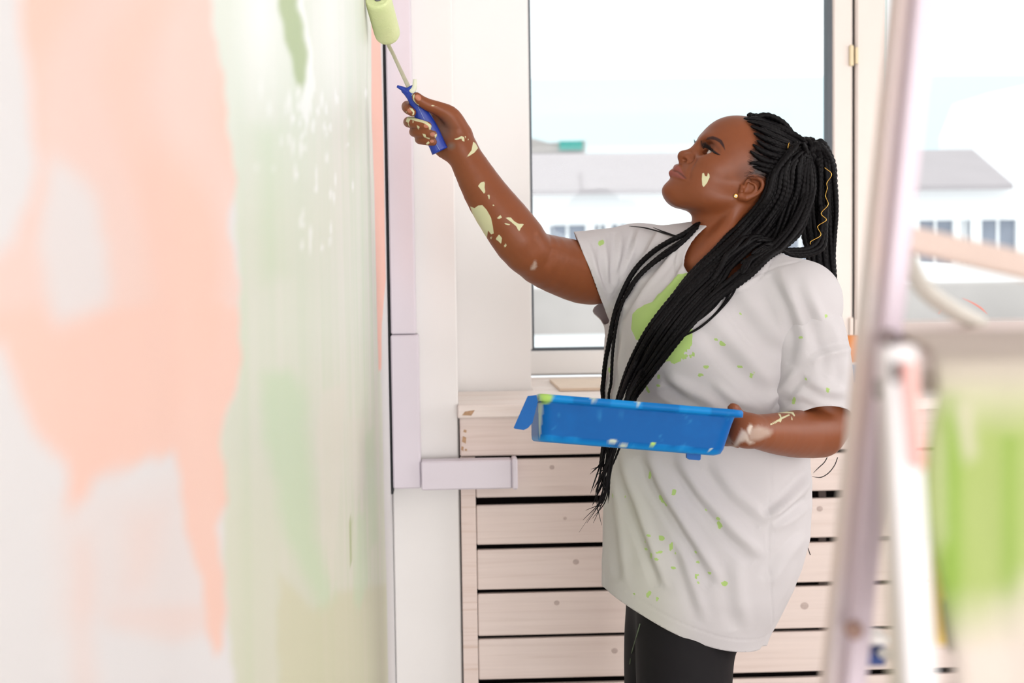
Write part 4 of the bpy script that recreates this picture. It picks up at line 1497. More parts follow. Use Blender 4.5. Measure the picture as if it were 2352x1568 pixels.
S = np.minimum(np.minimum(s_hem, s_rs), np.minimum(s_ls, s_nk))
stain = np.zeros(len(SV))
front = svis > 0
sp = lambda poly, w=3: np.clip(0.5 - poly_sd(sx, sy, poly) / w, 0, 1) * front
stain = np.maximum(stain, sp([(1450, 755), (1456, 722), (1480, 700), (1500, 692), (1508, 672), (1522, 668), (1545, 640), (1600, 620), (1610, 690), (1588, 722), (1592, 775), (1586, 800), (1572, 808), (1562, 830), (1545, 836), (1538, 828), (1522, 834),
                                (1512, 842), (1500, 846), (1497, 836), (1506, 828), (1494, 812), (1480, 790), (1460, 780)]))
SPL = [(1380, 558, 7, 6, .3), (1492, 708, 9, 3, -.6), (1470, 712, 10, 3, -.7), (1700, 720, 4, 3, 0), (1645, 778, 4, 3, 0), (1660, 790, 9, 5, .5), (1574, 818, 10, 4, -.8), (1590, 815, 9, 3, -.9), (1608, 862, 9, 3, -.5),
       (1622, 842, 8, 3, 0), (1512, 865, 4, 5, 0), (1512, 885, 4, 3, 0), (1488, 895, 3, 9, -.3), (1726, 862, 4, 11, .5), (1700, 843, 8, 3, -.4), (1840, 775, 7, 4, -.4), (1822, 920, 4, 11, .5), (1900, 895, 4, 6, 0), (1895, 725, 5, 4, 0), (1850, 870, 3, 5, 0),
       (1490, 1090, 4, 11, .3), (1408, 1138, 5, 5, 0), (1516, 1145, 5, 10, -.5), (1522, 1152, 3, 6, -.5), (1528, 1158, 3, 3, 0), (1550, 1130, 3, 8, 0), (1432, 1140, 2, 3, 0), (1652, 1205, 6, 10, -.2), (1648, 1190, 4, 5, .6), (1620, 1170, 4, 3, 0), (1495, 1230, 4, 3, 0), (1482, 1240, 3, 3, 0),
       (1520, 1235, 7, 6, .5), (1541, 1255, 4, 12, .3), (1498, 1275, 5, 8, .6), (1513, 1282, 5, 4, 0), (1516, 1268, 8, 3, 0), (1495, 1255, 3, 3, 0), (1550, 1268, 4, 3, 0), (1545, 1304, 5, 4, 0), (1597, 1266, 3, 4, 0), (1602, 1292, 4, 5, 0), (1600, 1322, 4, 8, .3), (1604, 1336, 4, 4, 0),
       (1630, 1316, 3, 6, 0), (1664, 1340, 7, 7, .4), (1490, 1364, 5, 8, .6), (1510, 1375, 3, 5, 0), (1457, 1364, 3, 3, 0), (1480, 1262, 4, 3, 0), (1478, 1245, 2, 3, 0), (1404, 850, 3, 7, 0), (1395, 825, 3, 6, 0), (1365, 1280, 3, 3, 0)]
for cx, cy, rx, ry, an in SPL:
    dx, dy = sx - cx, sy - cy
    m_ = (np.abs(dx) < 25) & (np.abs(dy) < 25)
    u, v = dx[m_] * math.cos(an) + dy[m_] * math.sin(an), -dx[m_] * math.sin(an) + dy[m_] * math.cos(an)
    stain[m_] = np.maximum(stain[m_], np.clip((1.1 - np.hypot(u / rx, v / ry)) * 2.2 + .25, 0, 1) * front[m_])
tint = np.clip(1.15 - np.abs(sx - (1440 + (sy - 1000) * .12)) / 95, 0, 1) * np.clip((sy - 960) / 200, 0, 1) * .35 * front
for cx, cy, rx, ry, an in SPL:
    dx, dy = wx - cx, wy - cy
    u, v = dx * math.cos(an) + dy * math.sin(an), -dx * math.sin(an) + dy * math.cos(an)
    wst = np.maximum(wst, np.clip((1.1 - np.hypot(u / rx, v / ry)) * 2.2 + .25, 0, 1) * (np.hypot(dx, dy) < 25) * (wvis > 0))
V3, F3, at = clip_mesh(SV2, SF, S, (stain, tint, S))
V3b, F3b, atb = clip_mesh(W2, WF, np.minimum(w_hem, w_in), (wst,))
F3 = np.vstack([F3, F3b + len(V3)])
V3 = np.vstack([V3, V3b])
at = [np.r_[at[0], atb[0]], np.r_[at[1], np.zeros(len(V3b))]]
m = NT('white_cotton')
nz = m.noise(320, 2, 0.5)
nz2 = m.noise(70, 3, 0.6)
c = m.mix(m.attr('tint'), lin((222, 218, 219)), lin((218, 221, 192)))
st = m.math('GREATER_THAN', m.math('ADD', m.attr('stain'), m.math('MULTIPLY', m.math('SUBTRACT', nz2, 0.5), 0.35)), 0.5)
c = m.mix(st, c, lin((190, 222, 132)))
m.base(c, 0.85, 0.15)
m.b.inputs['Sheen Weight'].default_value = 0.15
m.bump(nz, 0.12, 0.0005)
tl_ = m.n('ShaderNodeBsdfTranslucent')
tl_.inputs[0].default_value = lin((226, 218, 226))
mxs = m.n('ShaderNodeMixShader')
mxs.inputs[0].default_value = 0.22
m.l(m.b.outputs[0], mxs.inputs[1])
m.l(tl_.outputs[0], mxs.inputs[2])
m.l(mxs.outputs[0], [nd for nd in m.t.nodes if nd.type == 'OUTPUT_MATERIAL'][0].inputs[0])
sh_o = make_mesh('t_shirt', V3, F3, m.m, person, attrs=dict(stain=at[0], tint=at[1]))
sh_o['label'] = 'loose white t-shirt splashed with pale green paint'
md = sh_o.modifiers.new('thickness', 'SOLIDIFY')
md.thickness = 0.0016
md.offset = -1
print('shirt', len(V3), 'body', len(BV))

# ------------------------------------------------------------------ leggings
leg = SDF()
leg.ell(P(1612, 1290, 2.50), (.114, .146, .156), TRm, .06)
for LG in (NT_, FT_):
    leg.chain([P(*q[:3]) for q in LG], [q[3] + .0055 for q in LG], .03)
la = (axis_grid(.05, .60, .009), axis_grid(2.2, 2.80, .009), axis_grid(.05, 1.0, .009))
LV, LF = leg.mesh(la)
LV = smooth_verts(LV, LF, 3)
s1 = LV[:, 2] - .10
s2 = .93 - LV[:, 2]
V4, F4, _ = clip_mesh(LV, LF, np.minimum(s1, s2))
m_leg = plain('black_jersey', (20, 17, 20), 0.75, 0.25, var=0.1, scale=60)
leg_o = make_mesh('leggings', V4, F4, m_leg, person)
md = leg_o.modifiers.new('thickness', 'SOLIDIFY')
md.thickness = 0.0012
md.offset = -1
sp_ = [leg.march(x, y, .0006, 1.9, 2.9, 2.45) for x, y in ((1470, 1432), (1462, 1460), (1452, 1495), (1446, 1525))]
tube('side_seam', sp_, .0009, plain('green_grey_thread', (96, 112, 84), 0.7), leg_o, k=6)
# shoes
m_shoe = plain('white_canvas_shoe', (224, 222, 220), 0.7, 0.2)
m_sole = plain('white_rubber_sole', (236, 234, 230), 0.5, 0.3)
for a in ankles:
    s_ = SDF()
    b = np.array([a[0], a[1], 0.045])
    s_.chain([b - TF * .045, b + TF * .05, b + TF * .15], [.040, .040, .031], .02)
    s_.cap(np.array([a[0], a[1], .06]), np.array([a[0], a[1], .085]), .044, .042, .02)
    g = (axis_grid(a[0] - .2, a[0] + .12, .008), axis_grid(a[1] - .2, a[1] + .12, .008), axis_grid(-.01, .15, .008))
    v_, f_ = s_.mesh(g)
    v_[:, 2] = np.maximum(v_[:, 2], .014)
    sh = make_mesh('shoe', v_, f_, m_shoe, person)
    c0, c1 = b - TF * .045, b + TF * .15
    n_ = np.cross(TF, [0, 0, 1])
    ol = [c0 + n_ * .043, c0 - TF * .04, c0 - n_ * .043, b + TF * .05 - n_ * .044, c1 - n_ * .033, c1 + TF * .034, c1 + n_ * .033, b + TF * .05 + n_ * .044]
    ol = catmull(ol + [ol[0]], .012)[:-1]
    k = len(ol)
    vv = [(p[0], p[1], 0.0) for p in ol] + [(p[0], p[1], .022) for p in ol]
    make_mesh('sole', vv, [tuple(range(k)), tuple(reversed(range(k, 2 * k)))] + [(i, (i + 1) % k, k + (i + 1) % k, k + i) for i in range(k)], m_sole, sh, smooth=False)

# ================================================================== BRAIDS
m = NT('black_braided_hair')
nz = m.noise(420, 3, 0.6, stretch=(1, 1, .35))
m.base(m.mix(nz, lin((5, 4, 5)), lin((15, 12, 14))), 0.55, 0.14)
m.bump(nz, 0.5, 0.0006)
m_hair = m.m
rh = np.random.RandomState(21)

solid = SDF()
solid.p = [p for p in shirt.p] + [p for p in slv.p]
skin_only = SDF()
skin_only.p = [p for p in body.p if np.linalg.norm(p[2] - HO) < .20 or (abs(p[2][0] - HO[0]) < .16 and p[2][2] > 1.15 and p[3] < .13)]


def both_ev(q):
    return np.minimum(solid.ev(q), skin_only.ev(q))


class _U:
    def ev(self, q):
        return both_ev(q)


REQ, RES = [], []
MODE = ['record']


def drape(px, py, off, fb, y0=2.12, y1=2.75):
    """point at distance off in front of her skin or shirt, on the sight line of a picture place"""
    if MODE[0] == 'record':
        REQ.append((px, py, off, fb, y0, y1))
        return P(px, py, fb)
    return RES.pop(0)


def solve_drapes():
    n = len(REQ)
    D = np.array([ray(q[0], q[1]) for q in REQ])
    off, fb, y0, y1 = [np.array([q[k] for q in REQ]) for k in (2, 3, 4, 5)]
    t = y0 / D[:, 1]
    act = np.arange(n)
    hit = np.zeros(n, bool)
    for _ in range(90):
        e = both_ev(CAM + D[act] * t[act, None]) - off[act]
        ok = e < .0006
        hit[act[ok]] = True
        t[act] += np.where(ok, 0, np.maximum(e * .8, .0006))
        yy = t[act] * D[act, 1]
        act = act[~ok & (yy <= y1[act]) & (yy <= fb[act] + .12)]
        if len(act) == 0:
            break
    for k in range(n):
        RES.append(CAM + D[k] * t[k] if hit[k] else P(REQ[k][0], REQ[k][1], fb[k]))


def keep_out(path, off):
    """push path points out of skin and shirt"""
    for _ in range(2):
        e = both_ev(path)
        m_ = e < off
        if not m_.any():
            break
        g = np.zeros((m_.sum(), 3))
        for k in range(3):
            dd = np.zeros(3); dd[k] = .002
            g[:, k] = both_ev(path[m_] + dd) - both_ev(path[m_] - dd)
        g /= np.linalg.norm(g, axis=1)[:, None] + 1e-9
        path[m_] += g * (off - e[m_])[:, None]
    return path


def braid_radfun(p, ph0):
    def f(s, ph):
        a = ph + ph0
        side = (np.cos(a) > 0)
        x = s / p + .5 * side + .38 * np.abs(np.sin(a))
        return .74 + .38 * np.abs(np.sin(PI * x)) ** .7
    return f


hair = empty('hair', hw(-.06, .05, 0))
hair.parent = person
hair.matrix_parent_inverse = person.matrix_world.inverted()
hair['label'] = 'long thin black box braids half gathered at the back'
NBR = [0]


def braid(path_pts, r0=.0047, r1=None, pitch=.0082, taper=.75, step=.0021, k=8, name='braid', push=None, root=0):
    if MODE[0] == 'record':
        rh.rand(); rh.rand()
        return None, None
    path = catmull(path_pts, step * 2)
    if push:
        path = keep_out(path[:, :3], push)
        path[1:-1] = (path[:-2] + path[1:-1] * 2 + path[2:]) / 4
        path[1:-1] = (path[:-2] + path[1:-1] * 2 + path[2:]) / 4
    path = catmull(path, step)
    t = np.linspace(0, 1, len(path))
    r1 = r0 * .45 if r1 is None else r1
    rad = np.where(t < taper, r0 + (r0 * .82 - r0) * t / taper, r0 * .82 + (r1 - r0 * .82) * (t - taper) / (1 - taper))
    if root:
        rad = rad * np.interp(t, [0, root, 1], [.30, 1, 1])
    rad = rad * np.clip(np.minimum(t * 40 + .35, (1 - t) * 40 + .25), 0, 1)
    V, Fq, C = tube_geo(path, rad, k, radfun=braid_radfun(pitch * (.9 + .2 * rh.rand()), rh.rand() * 6))
    o = make_mesh(name, V, Fq.tolist() + C, m_hair, hair)
    NBR[0] += 1
    return o, path


def htube(*a, **k):
    return None if MODE[0] == 'record' else tube(*a, **k)


def lay_hair():
    # main swoop: from behind the crown over the near shoulder, across the chest, behind the tray
    CA = [((1775, 392), (1862, 372)), ((1752, 455), (1868, 440)), ((1700, 515), (1838, 520)), ((1645, 570), (1786, 580)), ((1584, 626), (1722, 634)), ((1532, 690), (1648, 690)), ((1484, 758), (1580, 758)),
          ((1446, 832), (1517, 838)), ((1420, 905), (1462, 912)), ((1398, 985), (1432, 1000)), ((1380, 1055), (1410, 1060))]
    fbY = [2.47, 2.45, 2.43, 2.41, 2.385, 2.355, 2.335, 2.32, 2.31, 2.33, 2.34]
    NB = 30
    for b in range(NB):
        t = (b % 15 + .5) / 15
        layer = b // 15
        t = np.clip(t + (.5 / 15 if layer else 0) + rh.uniform(-.02, .02), 0.0, 1)
        pts = []
        nlev = len(CA) if b % 3 != 2 else len(CA) - 2
        swirl = rh.uniform(-.07, .07)
        swirl2 = rh.uniform(-.10, .10)
        for i in range(nlev):
            tt = np.clip(t + swirl * math.sin(i * .9 + b) + (swirl2 * max(0, i - 4) * .3), 0, 1)
            (x0, y0), (x1, y1) = CA[i]
            x, y = x0 + (x1 - x0) * tt, y0 + (y1 - y0) * tt
            off = .0062 + .0075 * layer + .002 * math.sin(i * 1.7 + b * 2.1)
            pts.append(drape(x, y, off, fbY[i]) if i < 9 else P(x, y, fbY[i] + .01 * rh.randn()))
        for i in range(1, len(pts)):        # no jumps in depth where the head ends and the air begins
            lim = .040
            if abs(pts[i][1] - pts[i - 1][1]) > lim:
                (x0, y0), (x1, y1) = CA[i]
                yy = pts[i - 1][1] + lim * np.sign(pts[i][1] - pts[i - 1][1])
                x, y = [q[0] for q in proj(pts[i][None])]
                pts[i] = P(x, y, yy)
        start = P(1846 + rh.uniform(-18, 14), 338 + rh.uniform(-14, 20), 2.47 + .02 * rh.randn())
        pts = [start] + pts
        r = .0047 + .0004 * rh.randn()
        if nlev == len(CA):
            tx, ty = 1385 + rh.uniform(-30, 14), 1095 + rh.uniform(-30, 70)
            pts.append(P(tx, ty, 2.34 + .01 * rh.randn()))
        if len(CA) == nlev:
            o, pth = braid(pts, r, .0008, taper=.62, push=.0052)
        else:
            o, pth = braid(pts, r, .0022, taper=.6, push=.0052)
    # loose thin tips below the tray
    for b in range(9):
        x0 = rh.uniform(1385, 1415)
        pts = [P(x0, 1010 + rh.uniform(-20, 20), 2.33), P(x0 - 10, 1090, 2.335), P(x0 - 22 + rh.uniform(-8, 8), 1150, 2.34), P(1352 + rh.uniform(-18, 30), 1190 + rh.uniform(-30, 20), 2.345)]
        if b == 0:
            pts.append(P(1330, 1222, 2.345))
        htube('braid_tip', pts, [.0022, .0016, .0010, .0003][:len(pts)] + ([.0002] if b == 0 else []), m_hair, hair, step=.006, k=5)

    # two long braids on the far side of the neck
    for q, (r, pts) in enumerate((
            (.0050, [(1612, 525, 2.475), (1590, 531, 2.462), (1545, 550, 0), (1500, 578, 0), (1462, 615, 0), (1434, 662, 0), (1412, 720, 0), (1398, 790, 0), (1388, 850, 0), (1385, 915, 0), (1386, 990, 2.36), (1376, 1080, 2.35)]),
            (.0040, [(1612, 545, 2.47), (1590, 549, 2.458), (1548, 573, 0), (1502, 604, 0), (1465, 638, 0), (1440, 678, 0), (1424, 700, 0), (1410, 735, 0), (1404, 790, 0)]),
            (.0034, [(1600, 535, 2.466), (1568, 552, 0), (1520, 584, 0), (1470, 628, 0), (1442, 668, 0), (1420, 725, 0), (1408, 800, 0), (1404, 870, 0), (1400, 930, 0), (1393, 1040, 2.35)]))):
        w = [drape(x, y, .006, 2.42, 2.2) if Yd == 0 else P(x, y, Yd) for x, y, Yd in pts]
        braid(w, r, .0012, taper=.6, push=.0045)
    # fine flyaway over the far shoulder
    for pts in ([(1445, 519), (1480, 523), (1515, 532), (1545, 541), (1570, 545)], [(1500, 522), (1530, 534), (1560, 543), (1590, 540)]):
        htube('loose_strand', [drape(x, y, .003, 2.55, 2.3) for x, y in pts], [.0004] + [.0013] * (len(pts) - 1), m_hair, hair, step=.006, k=5)
    # fine strands crossing the stain
    for pts in ([(1690, 645), (1660, 700), (1620, 742), (1570, 772), (1520, 792)], [(1680, 650), (1640, 705), (1590, 745), (1540, 770)], [(1700, 640), (1672, 690), (1610, 750), (1545, 785), (1505, 830)], [(1660, 660), (1625, 710), (1570, 750), (1520, 800), (1490, 850)],
                [(1640, 690), (1590, 735), (1530, 790), (1480, 860)]):
        htube('loose_strand', [drape(x, y, .003, 2.38, 2.15) for x, y in pts], [.0020] * (len(pts) - 2) + [.0013, .0004], m_hair, hair, step=.006, k=5)

    # cornrows over the near side of the scalp
    ROWS = [
        [(1708, 272), (1735, 273), (1765, 281), (1795, 292), (1825, 308), (1848, 325)],
        [(1716, 278), (1742, 283), (1770, 294), (1800, 308), (1828, 322), (1850, 335)],
        [(1724, 290), (1748, 298), (1772, 310), (1800, 322), (1826, 332), (1850, 342)],
        [(1731, 305), (1752, 316), (1775, 326), (1800, 336), (1826, 343), (1852, 350)],
        [(1738, 322), (1757, 334), (1778, 343), (1802, 350), (1828, 354), (1854, 356)],
        [(1729, 331), (1746, 344), (1768, 354), (1795, 361), (1824, 364), (1852, 364)],
        [(1723, 346), (1738, 358), (1758, 368), (1785, 374), (1818, 375), (1850, 372)],
        [(1722, 375), (1738, 374), (1760, 381), (1788, 387), (1820, 386), (1850, 380)],
        [(1730, 382), (1750, 388), (1775, 395), (1800, 398), (1826, 394), (1850, 386)],
        [(1758, 405), (1775, 408), (1796, 410), (1820, 408), (1842, 400), (1858, 390)],
    ]
    for i, rw in enumerate(ROWS):
        w = [drape(x, y, .0036, 2.47, 2.3) for x, y in rw]
        w[-1] = w[-1] + np.array([0, -.004, 0])
        braid(w, .0056 if i not in (0, 1) else .0052, .0050, taper=.9, push=.0026, pitch=.008, root=.22)
        w2 = [q + np.array([.001, 0, .0]) for q in w[1:]]
        w2 = [drape(x + 6, y + 7, .0030, 2.47, 2.3) for x, y in rw[1:]]
        braid(w2, .0044, .0045, taper=.9, push=.0020, pitch=.008, root=.3)
    for rw in ([(1775, 425), (1790, 430), (1812, 436), (1840, 440)], [(1768, 448), (1784, 452), (1806, 460), (1832, 470)], [(1752, 468), (1772, 476), (1796, 486), (1820, 500)], [(1765, 412), (1784, 418), (1808, 423), (1838, 420)]):
        w = [drape(x, y, .0036, 2.47, 2.3) for x, y in rw]
        braid(w, .0050, .0045, taper=.9, push=.0030, pitch=.009)
    # the far side of the head, in mirrored head coordinates
    for rw in ROWS[1:]:
        w = []
        for x, y in rw:
            q = hc(drape(x, y, .0036, 2.47, 2.3))
            w.append(hw(q[0], q[1], -q[2]))
        braid(w, .0053, .0050, taper=.9, push=.0030, pitch=.009, step=.004, k=6)
    for dl in (.0, .014, -.014, .026):
        w = [hw(.040 - abs(dl) * .3, .112, dl), hw(.015, .128, dl * 1.1), hw(-.02, .130, dl * 1.1), hw(-.055, .112, dl), hw(-.085, .085, dl * .8), hw(-.102, .055, dl * .5)]
        braid(w, .0050, .0050, taper=.9, push=.0034, pitch=.009)

    # gathered knot
    kc = P(1858, 352, 2.49)
    for q in range(7):
        a = q * .9
        u1 = np.array([math.cos(.4), 0, math.sin(.4)])
        pts = [kc + u1 * (.004 * (q - 3)) + (np.array([0, 1, 0]) * math.cos(t) + np.array([-math.sin(.4), 0, math.cos(.4)]) * math.sin(t)) * (.022 + .003 * math.sin(q * 2)) for t in np.linspace(a, a + 5.6, 12)]
        braid(pts, .0058, .0050, taper=.9, pitch=.0105)

    # ponytail falling behind the near shoulder
    PT = [(350, 1852, 1890), (372, 1850, 1912), (420, 1846, 1917), (480, 1840, 1920), (540, 1846, 1919), (600, 1856, 1918), (660, 1868, 1922)]
    for b in range(26):
        t = (b + .5) / 26
        lay = b % 3
        Yb = 2.475 + .020 * lay
        pts = [kc + np.array([.002 * rh.randn(), .01 * rh.randn(), .01]), P(1862 + 26 * t, 330 + 14 * (1 - t) + rh.uniform(-5, 5), Yb - .01)]
        dx = rh.uniform(-4, 4)
        end = len(PT) if t > .3 else len(PT) - 1
        for i in range(1, end):
            y, a, c_ = PT[i]
            x = a + (c_ - a) * np.clip(t + .05 * math.sin(i + b), 0, 1) + dx * .4
            pts.append(P(x, y + rh.uniform(-4, 4), Yb + .004 * i))
        if t > .75:
            pts.append(P(1926 - (1 - t) * 30, 705 + rh.uniform(-10, 12), Yb + .03))
        else:
            pts.append(P(1850 + 66 * t, 720 + rh.uniform(0, 60), Yb + .05))
        r = .0050
        braid(pts, r, .0016 if t > .75 else .003, taper=.75)
    # braids that fill the back of the head between swoop and ponytail
    for b in range(16):
        t = (b + .5) / 16
        Yb = 2.45 + .018 * (b % 3)
        pts = [kc + np.array([-.01 + .01 * rh.randn(), -.01, 0]), P(1838 + 22 * t, 372 + 10 * t, Yb), P(1815 + 50 * t, 430, Yb), P(1796 + 62 * t, 490, Yb), P(1778 + 62 * t, 540 - 6 * t, Yb - .01), P(1752 + 52 * t, 590 - 22 * t, Yb - .03), P(1718 + 44 * t, 628 - 20 * t, Yb - .05)]
        braid(pts, .0048, .003, taper=.85, push=.0045)
    # loops that swing from the ponytail back over the shoulder
    for (x, y0, r) in ((0, 0, .0046), (8, 8, .0046), (14, 14, .0042), (4, 18, .0036)):
        pts = [P(1885 + x, 470, 2.46), P(1888 + x * .6, 520, 2.45), P(1876 + x, 556 + y0, 2.44), P(1850, 572 + y0 * .9, 2.43), P(1812, 574 + y0 * .8, 2.42), P(1778, 580 + y0 * .8, 2.41), P(1740, 604 + y0 * .8, 2.395), P(1700, 640 + y0 * .8, 2.385)]
        braid(pts, r, .003, taper=.85, push=.0045)
    # stray curls beyond her elbow and hip
    for pts in ([(1865, 1094), (1885, 1096), (1903, 1086), (1917, 1068), (1924, 1050)], [(1868, 1086), (1880, 1074), (1893, 1062), (1900, 1050)], [(1853, 1248), (1857, 1262), (1861, 1274)]):
        htube('loose_strand', [P(x, y, 2.56) for x, y in pts], [.0003] + [.0009] * (len(pts) - 1), m_hair, hair, step=.004, k=5)

    # gold rings and wire threaded in the braids
    for (x, y) in ((1812, 337), (1833, 338)):
        c = drape(x, y, .009, 2.45, 2.3)
        w = [c + np.array([.30, .2, .0]) * 0 + (np.array([.35, 0, 0]) * math.cos(a) + np.array([0, -.6, .25]) * 0 + np.array([.12, 0, 1.0]) * math.sin(a) + np.array([0, .5, 0]) * math.cos(a)) * .0066 for a in np.linspace(0, 2 * PI, 22)]
        htube('gold_ring', w, .0007, m_gold, hair, step=.0012, k=6)
    wp = [(1899, 385), (1905, 400), (1904, 420), (1895, 432), (1901, 450), (1897, 470), (1891, 490), (1893, 505), (1883, 520), (1880, 540), (1866, 556), (1862, 570), (1848, 578)]
    w = []
    for i, (x, y) in enumerate(wp):
        w.append(P(x + (5 if i % 2 else -5), y, 2.437 - .003 * (i % 2)))
    htube('gold_wire', w, .0007, m_gold, hair, step=.0015, k=6)


BABY = []
_hl = [(1716, 283), (1726, 297), (1733, 312), (1731, 330), (1722, 342), (1719, 356), (1716, 372), (1716, 386), (1712, 396), (1708, 408), (1718, 404), (1736, 400), (1752, 404), (1764, 414), (1768, 432), (1760, 448)]


def lay_baby():
    rb = np.random.RandomState(9)
    for k in range(150):
        i = rb.randint(0, len(_hl) - 1)
        t = rb.rand()
        x = _hl[i][0] * (1 - t) + _hl[i + 1][0] * t + rb.uniform(-3, 9)
        y = _hl[i][1] * (1 - t) + _hl[i + 1][1] * t + rb.uniform(-4, 4)
        a = rb.uniform(-.15, .5)
        L_ = rb.uniform(7, 18)
        pts = [drape(x, y, .0005, 2.45, 2.3), drape(x + L_ * .5 * math.cos(a), y + L_ * .5 * math.sin(a) + rb.uniform(-2, 2), .0010, 2.45, 2.3), drape(x + L_ * math.cos(a), y + L_ * math.sin(a), .0008, 2.45, 2.3)]
        if MODE[0] == 'build' and max(np.linalg.norm(pts[0] - pts[1]), np.linalg.norm(pts[1] - pts[2])) < .02:
            pth = catmull(pts, .003)
            BABY.append(tube_geo(pth, np.linspace(.00006, .00018, len(pth)), 4))


rh = np.random.RandomState(21)
lay_hair()
lay_baby()
solve_drapes()
MODE[0] = 'build'
rh = np.random.RandomState(21)
lay_hair()
lay_baby()
n, V, Fc = 0, [], []
for v, fq, cp in BABY:
    V.append(v)
    Fc += [tuple(x + n for x in ff) for ff in fq.tolist()] + [tuple(x + n for x in ff) for ff in cp]
    n += len(v)
o = make_mesh('baby_hair', np.vstack(V), Fc, m_hair, hair)
o['kind'] = 'stuff'
print('braids', NBR[0], len(RES))

# ================================================================== PROPS
def bar(p0, p1, w, d, up=(0, 1, 0)):
    """box beam between two points: w across, d along the up hint; returns an MB"""
    p0, p1 = np.asarray(p0, float), np.asarray(p1, float)
    t = (p1 - p0) / np.linalg.norm(p1 - p0)
    v = np.asarray(up, float) - t * (np.asarray(up, float) @ t)
    v /= np.linalg.norm(v)
    u = np.cross(t, v)
    b = min(w, d) * .12
    prof = [(-w / 2 + b, -d / 2), (w / 2 - b, -d / 2), (w / 2, -d / 2 + b), (w / 2, d / 2 - b), (w / 2 - b, d / 2), (-w / 2 + b, d / 2), (-w / 2, d / 2 - b), (-w / 2, -d / 2 + b)]
    vv = [p0 + u * x + v * y for x, y in prof] + [p1 + u * x + v * y for x, y in prof]
    return MB().add(vv, [tuple(range(8)), tuple(reversed(range(8, 16)))] + [(k, (k + 1) % 8, 8 + (k + 1) % 8, 8 + k) for k in range(8)])


# ------------------------------------------------------------------ roller
r_top, r_bot = P(863, 2, 2.440), P(885, 82, 2.515)
ax_r = (r_top - r_bot) / np.linalg.norm(r_top - r_bot)
RR = .0225
off = XW + RR + .0015 - min(r_top[0], r_bot[0])
rt = empty('paint_roller', P(985, 290, 2.44))
tag(rt, 'small paint roller with pale green sleeve and blue handle pressed on the wall', 'paint roller')
m = NT('wet_green_sleeve')
nf = m.noise(260, 3, 0.6)
m.base(m.mix(m.noise(30, 3), lin((206, 220, 158)), lin((224, 228, 178))), 0.55, 0.4)
m.bump(nf, 0.8, 0.0015)
# sleeve turned on a lathe: rounded shoulders, spiral end
L_r = np.linalg.norm(r_top - r_bot) + .012
u_ = np.cross(ax_r, [0, 0, 1.0]); u_ /= np.linalg.norm(u_)
v_ = np.cross(ax_r, u_)
prof = [(0, .004), (-.001, .010), (-.0005, .015), (.003, .0195), (.008, .0218), (.016, .0225), (L_r - .010, .0225), (L_r - .004, .0218), (L_r - .001, .020), (L_r, .0180), (L_r - .001, .0165), (L_r, .0148), (L_r - .001, .0132), (L_r, .0115), (L_r - .001, .0098), (L_r - .0005, .008), (L_r - .004, .0072), (L_r - .004, .004)]
K = 48
vv, ff = [], []
base_r = r_bot - ax_r * .004
for s_, r_ in prof:
    for k in range(K):
        a = 2 * PI * k / K
        vv.append(base_r + ax_r * s_ + (u_ * math.cos(a) + v_ * math.sin(a)) * r_)
for i in range(len(prof) - 1):
    for k in range(K):
        ff.append((i * K + k, i * K + (k + 1) % K, (i + 1) * K + (k + 1) % K, (i + 1) * K + k))
ff.append(tuple(reversed(range(K))))
ff.append(tuple((len(prof) - 1) * K + k for k in range(K)))
vv = np.array(vv)
shift = XW + .0012 - vv[:, 0].min()
vv[:, 0] += shift
make_mesh('sleeve', vv, ff, m.m, rt)
axc = base_r + np.array([shift, 0, 0])
m_steel = plain('paint_smeared_steel', (206, 200, 178), 0.35, 0.5, 0.3, var=0.12, scale=80)
tube('end_cap', [axc + ax_r * (L_r - .006), axc + ax_r * (L_r + .0005)], .0062, plain('grey_plug', (120, 116, 128), 0.5), rt, k=16, step=.002, smooth_path=True)
hp_ = [P(946, 222, 2.438), P(940, 204, 2.442), P(930, 182, 2.452), P(915, 150, 2.470), P(901, 120, 2.492), P(893, 104, 2.505), axc + ax_r * .004]
tube('rod', hp_, [.0042, .0040, .0036, .0033, .0033, .0036, .0034], m_steel, rt, step=.004, k=12)
# handle: flat oval section that swells and flares
m = NT('blue_handle')
m.base(m.mix(m.noise(25, 3), lin((28, 62, 168)), lin((22, 46, 138))), 0.38, 0.5)
m_blue_h = m.m
hx = [(936, 203, 2.440, .0120, .0070), (942, 214, 2.439, .0098, .0075), (950, 228, 2.438, .0095, .0085), (962, 250, 2.437, .0120, .0100), (976, 276, 2.437, .0138, .0108), (990, 303, 2.437, .0146, .0108), (1003, 330, 2.437, .0142, .0105), (1011, 347, 2.437, .0150, .0110)]
ptsH = np.array([list(P(a, b, c)) + [w, d] for a, b, c, w, d in hx])
pH = catmull(ptsH, .003)
T_, N_, B_ = frames(pH[:, :3])
K = 28
vv, ff = [], []
for i in range(len(pH)):
    side = np.cross(T_[i], [0, 1.0, 0]); side /= np.linalg.norm(side)
    dep = np.cross(side, T_[i])
    for k in range(K):
        a = 2 * PI * k / K
        ca, sa_ = math.cos(a), math.sin(a)
        ex = 0.75
        vv.append(pH[i, :3] + side * pH[i, 3] * math.copysign(abs(ca) ** ex, ca) + dep * pH[i, 4] * math.copysign(abs(sa_) ** ex, sa_))
for i in range(len(pH) - 1):
    for k in range(K):
        ff.append((i * K + k, i * K + (k + 1) % K, (i + 1) * K + (k + 1) % K, (i + 1) * K + k))
ff += [tuple(reversed(range(K))), tuple((len(pH) - 1) * K + k for k in range(K))]
hd = make_mesh('handle', vv, ff, m_blue_h, rt)
m_smear = plain('pale_paint_smear', (226, 228, 204), 0.45, 0.4)
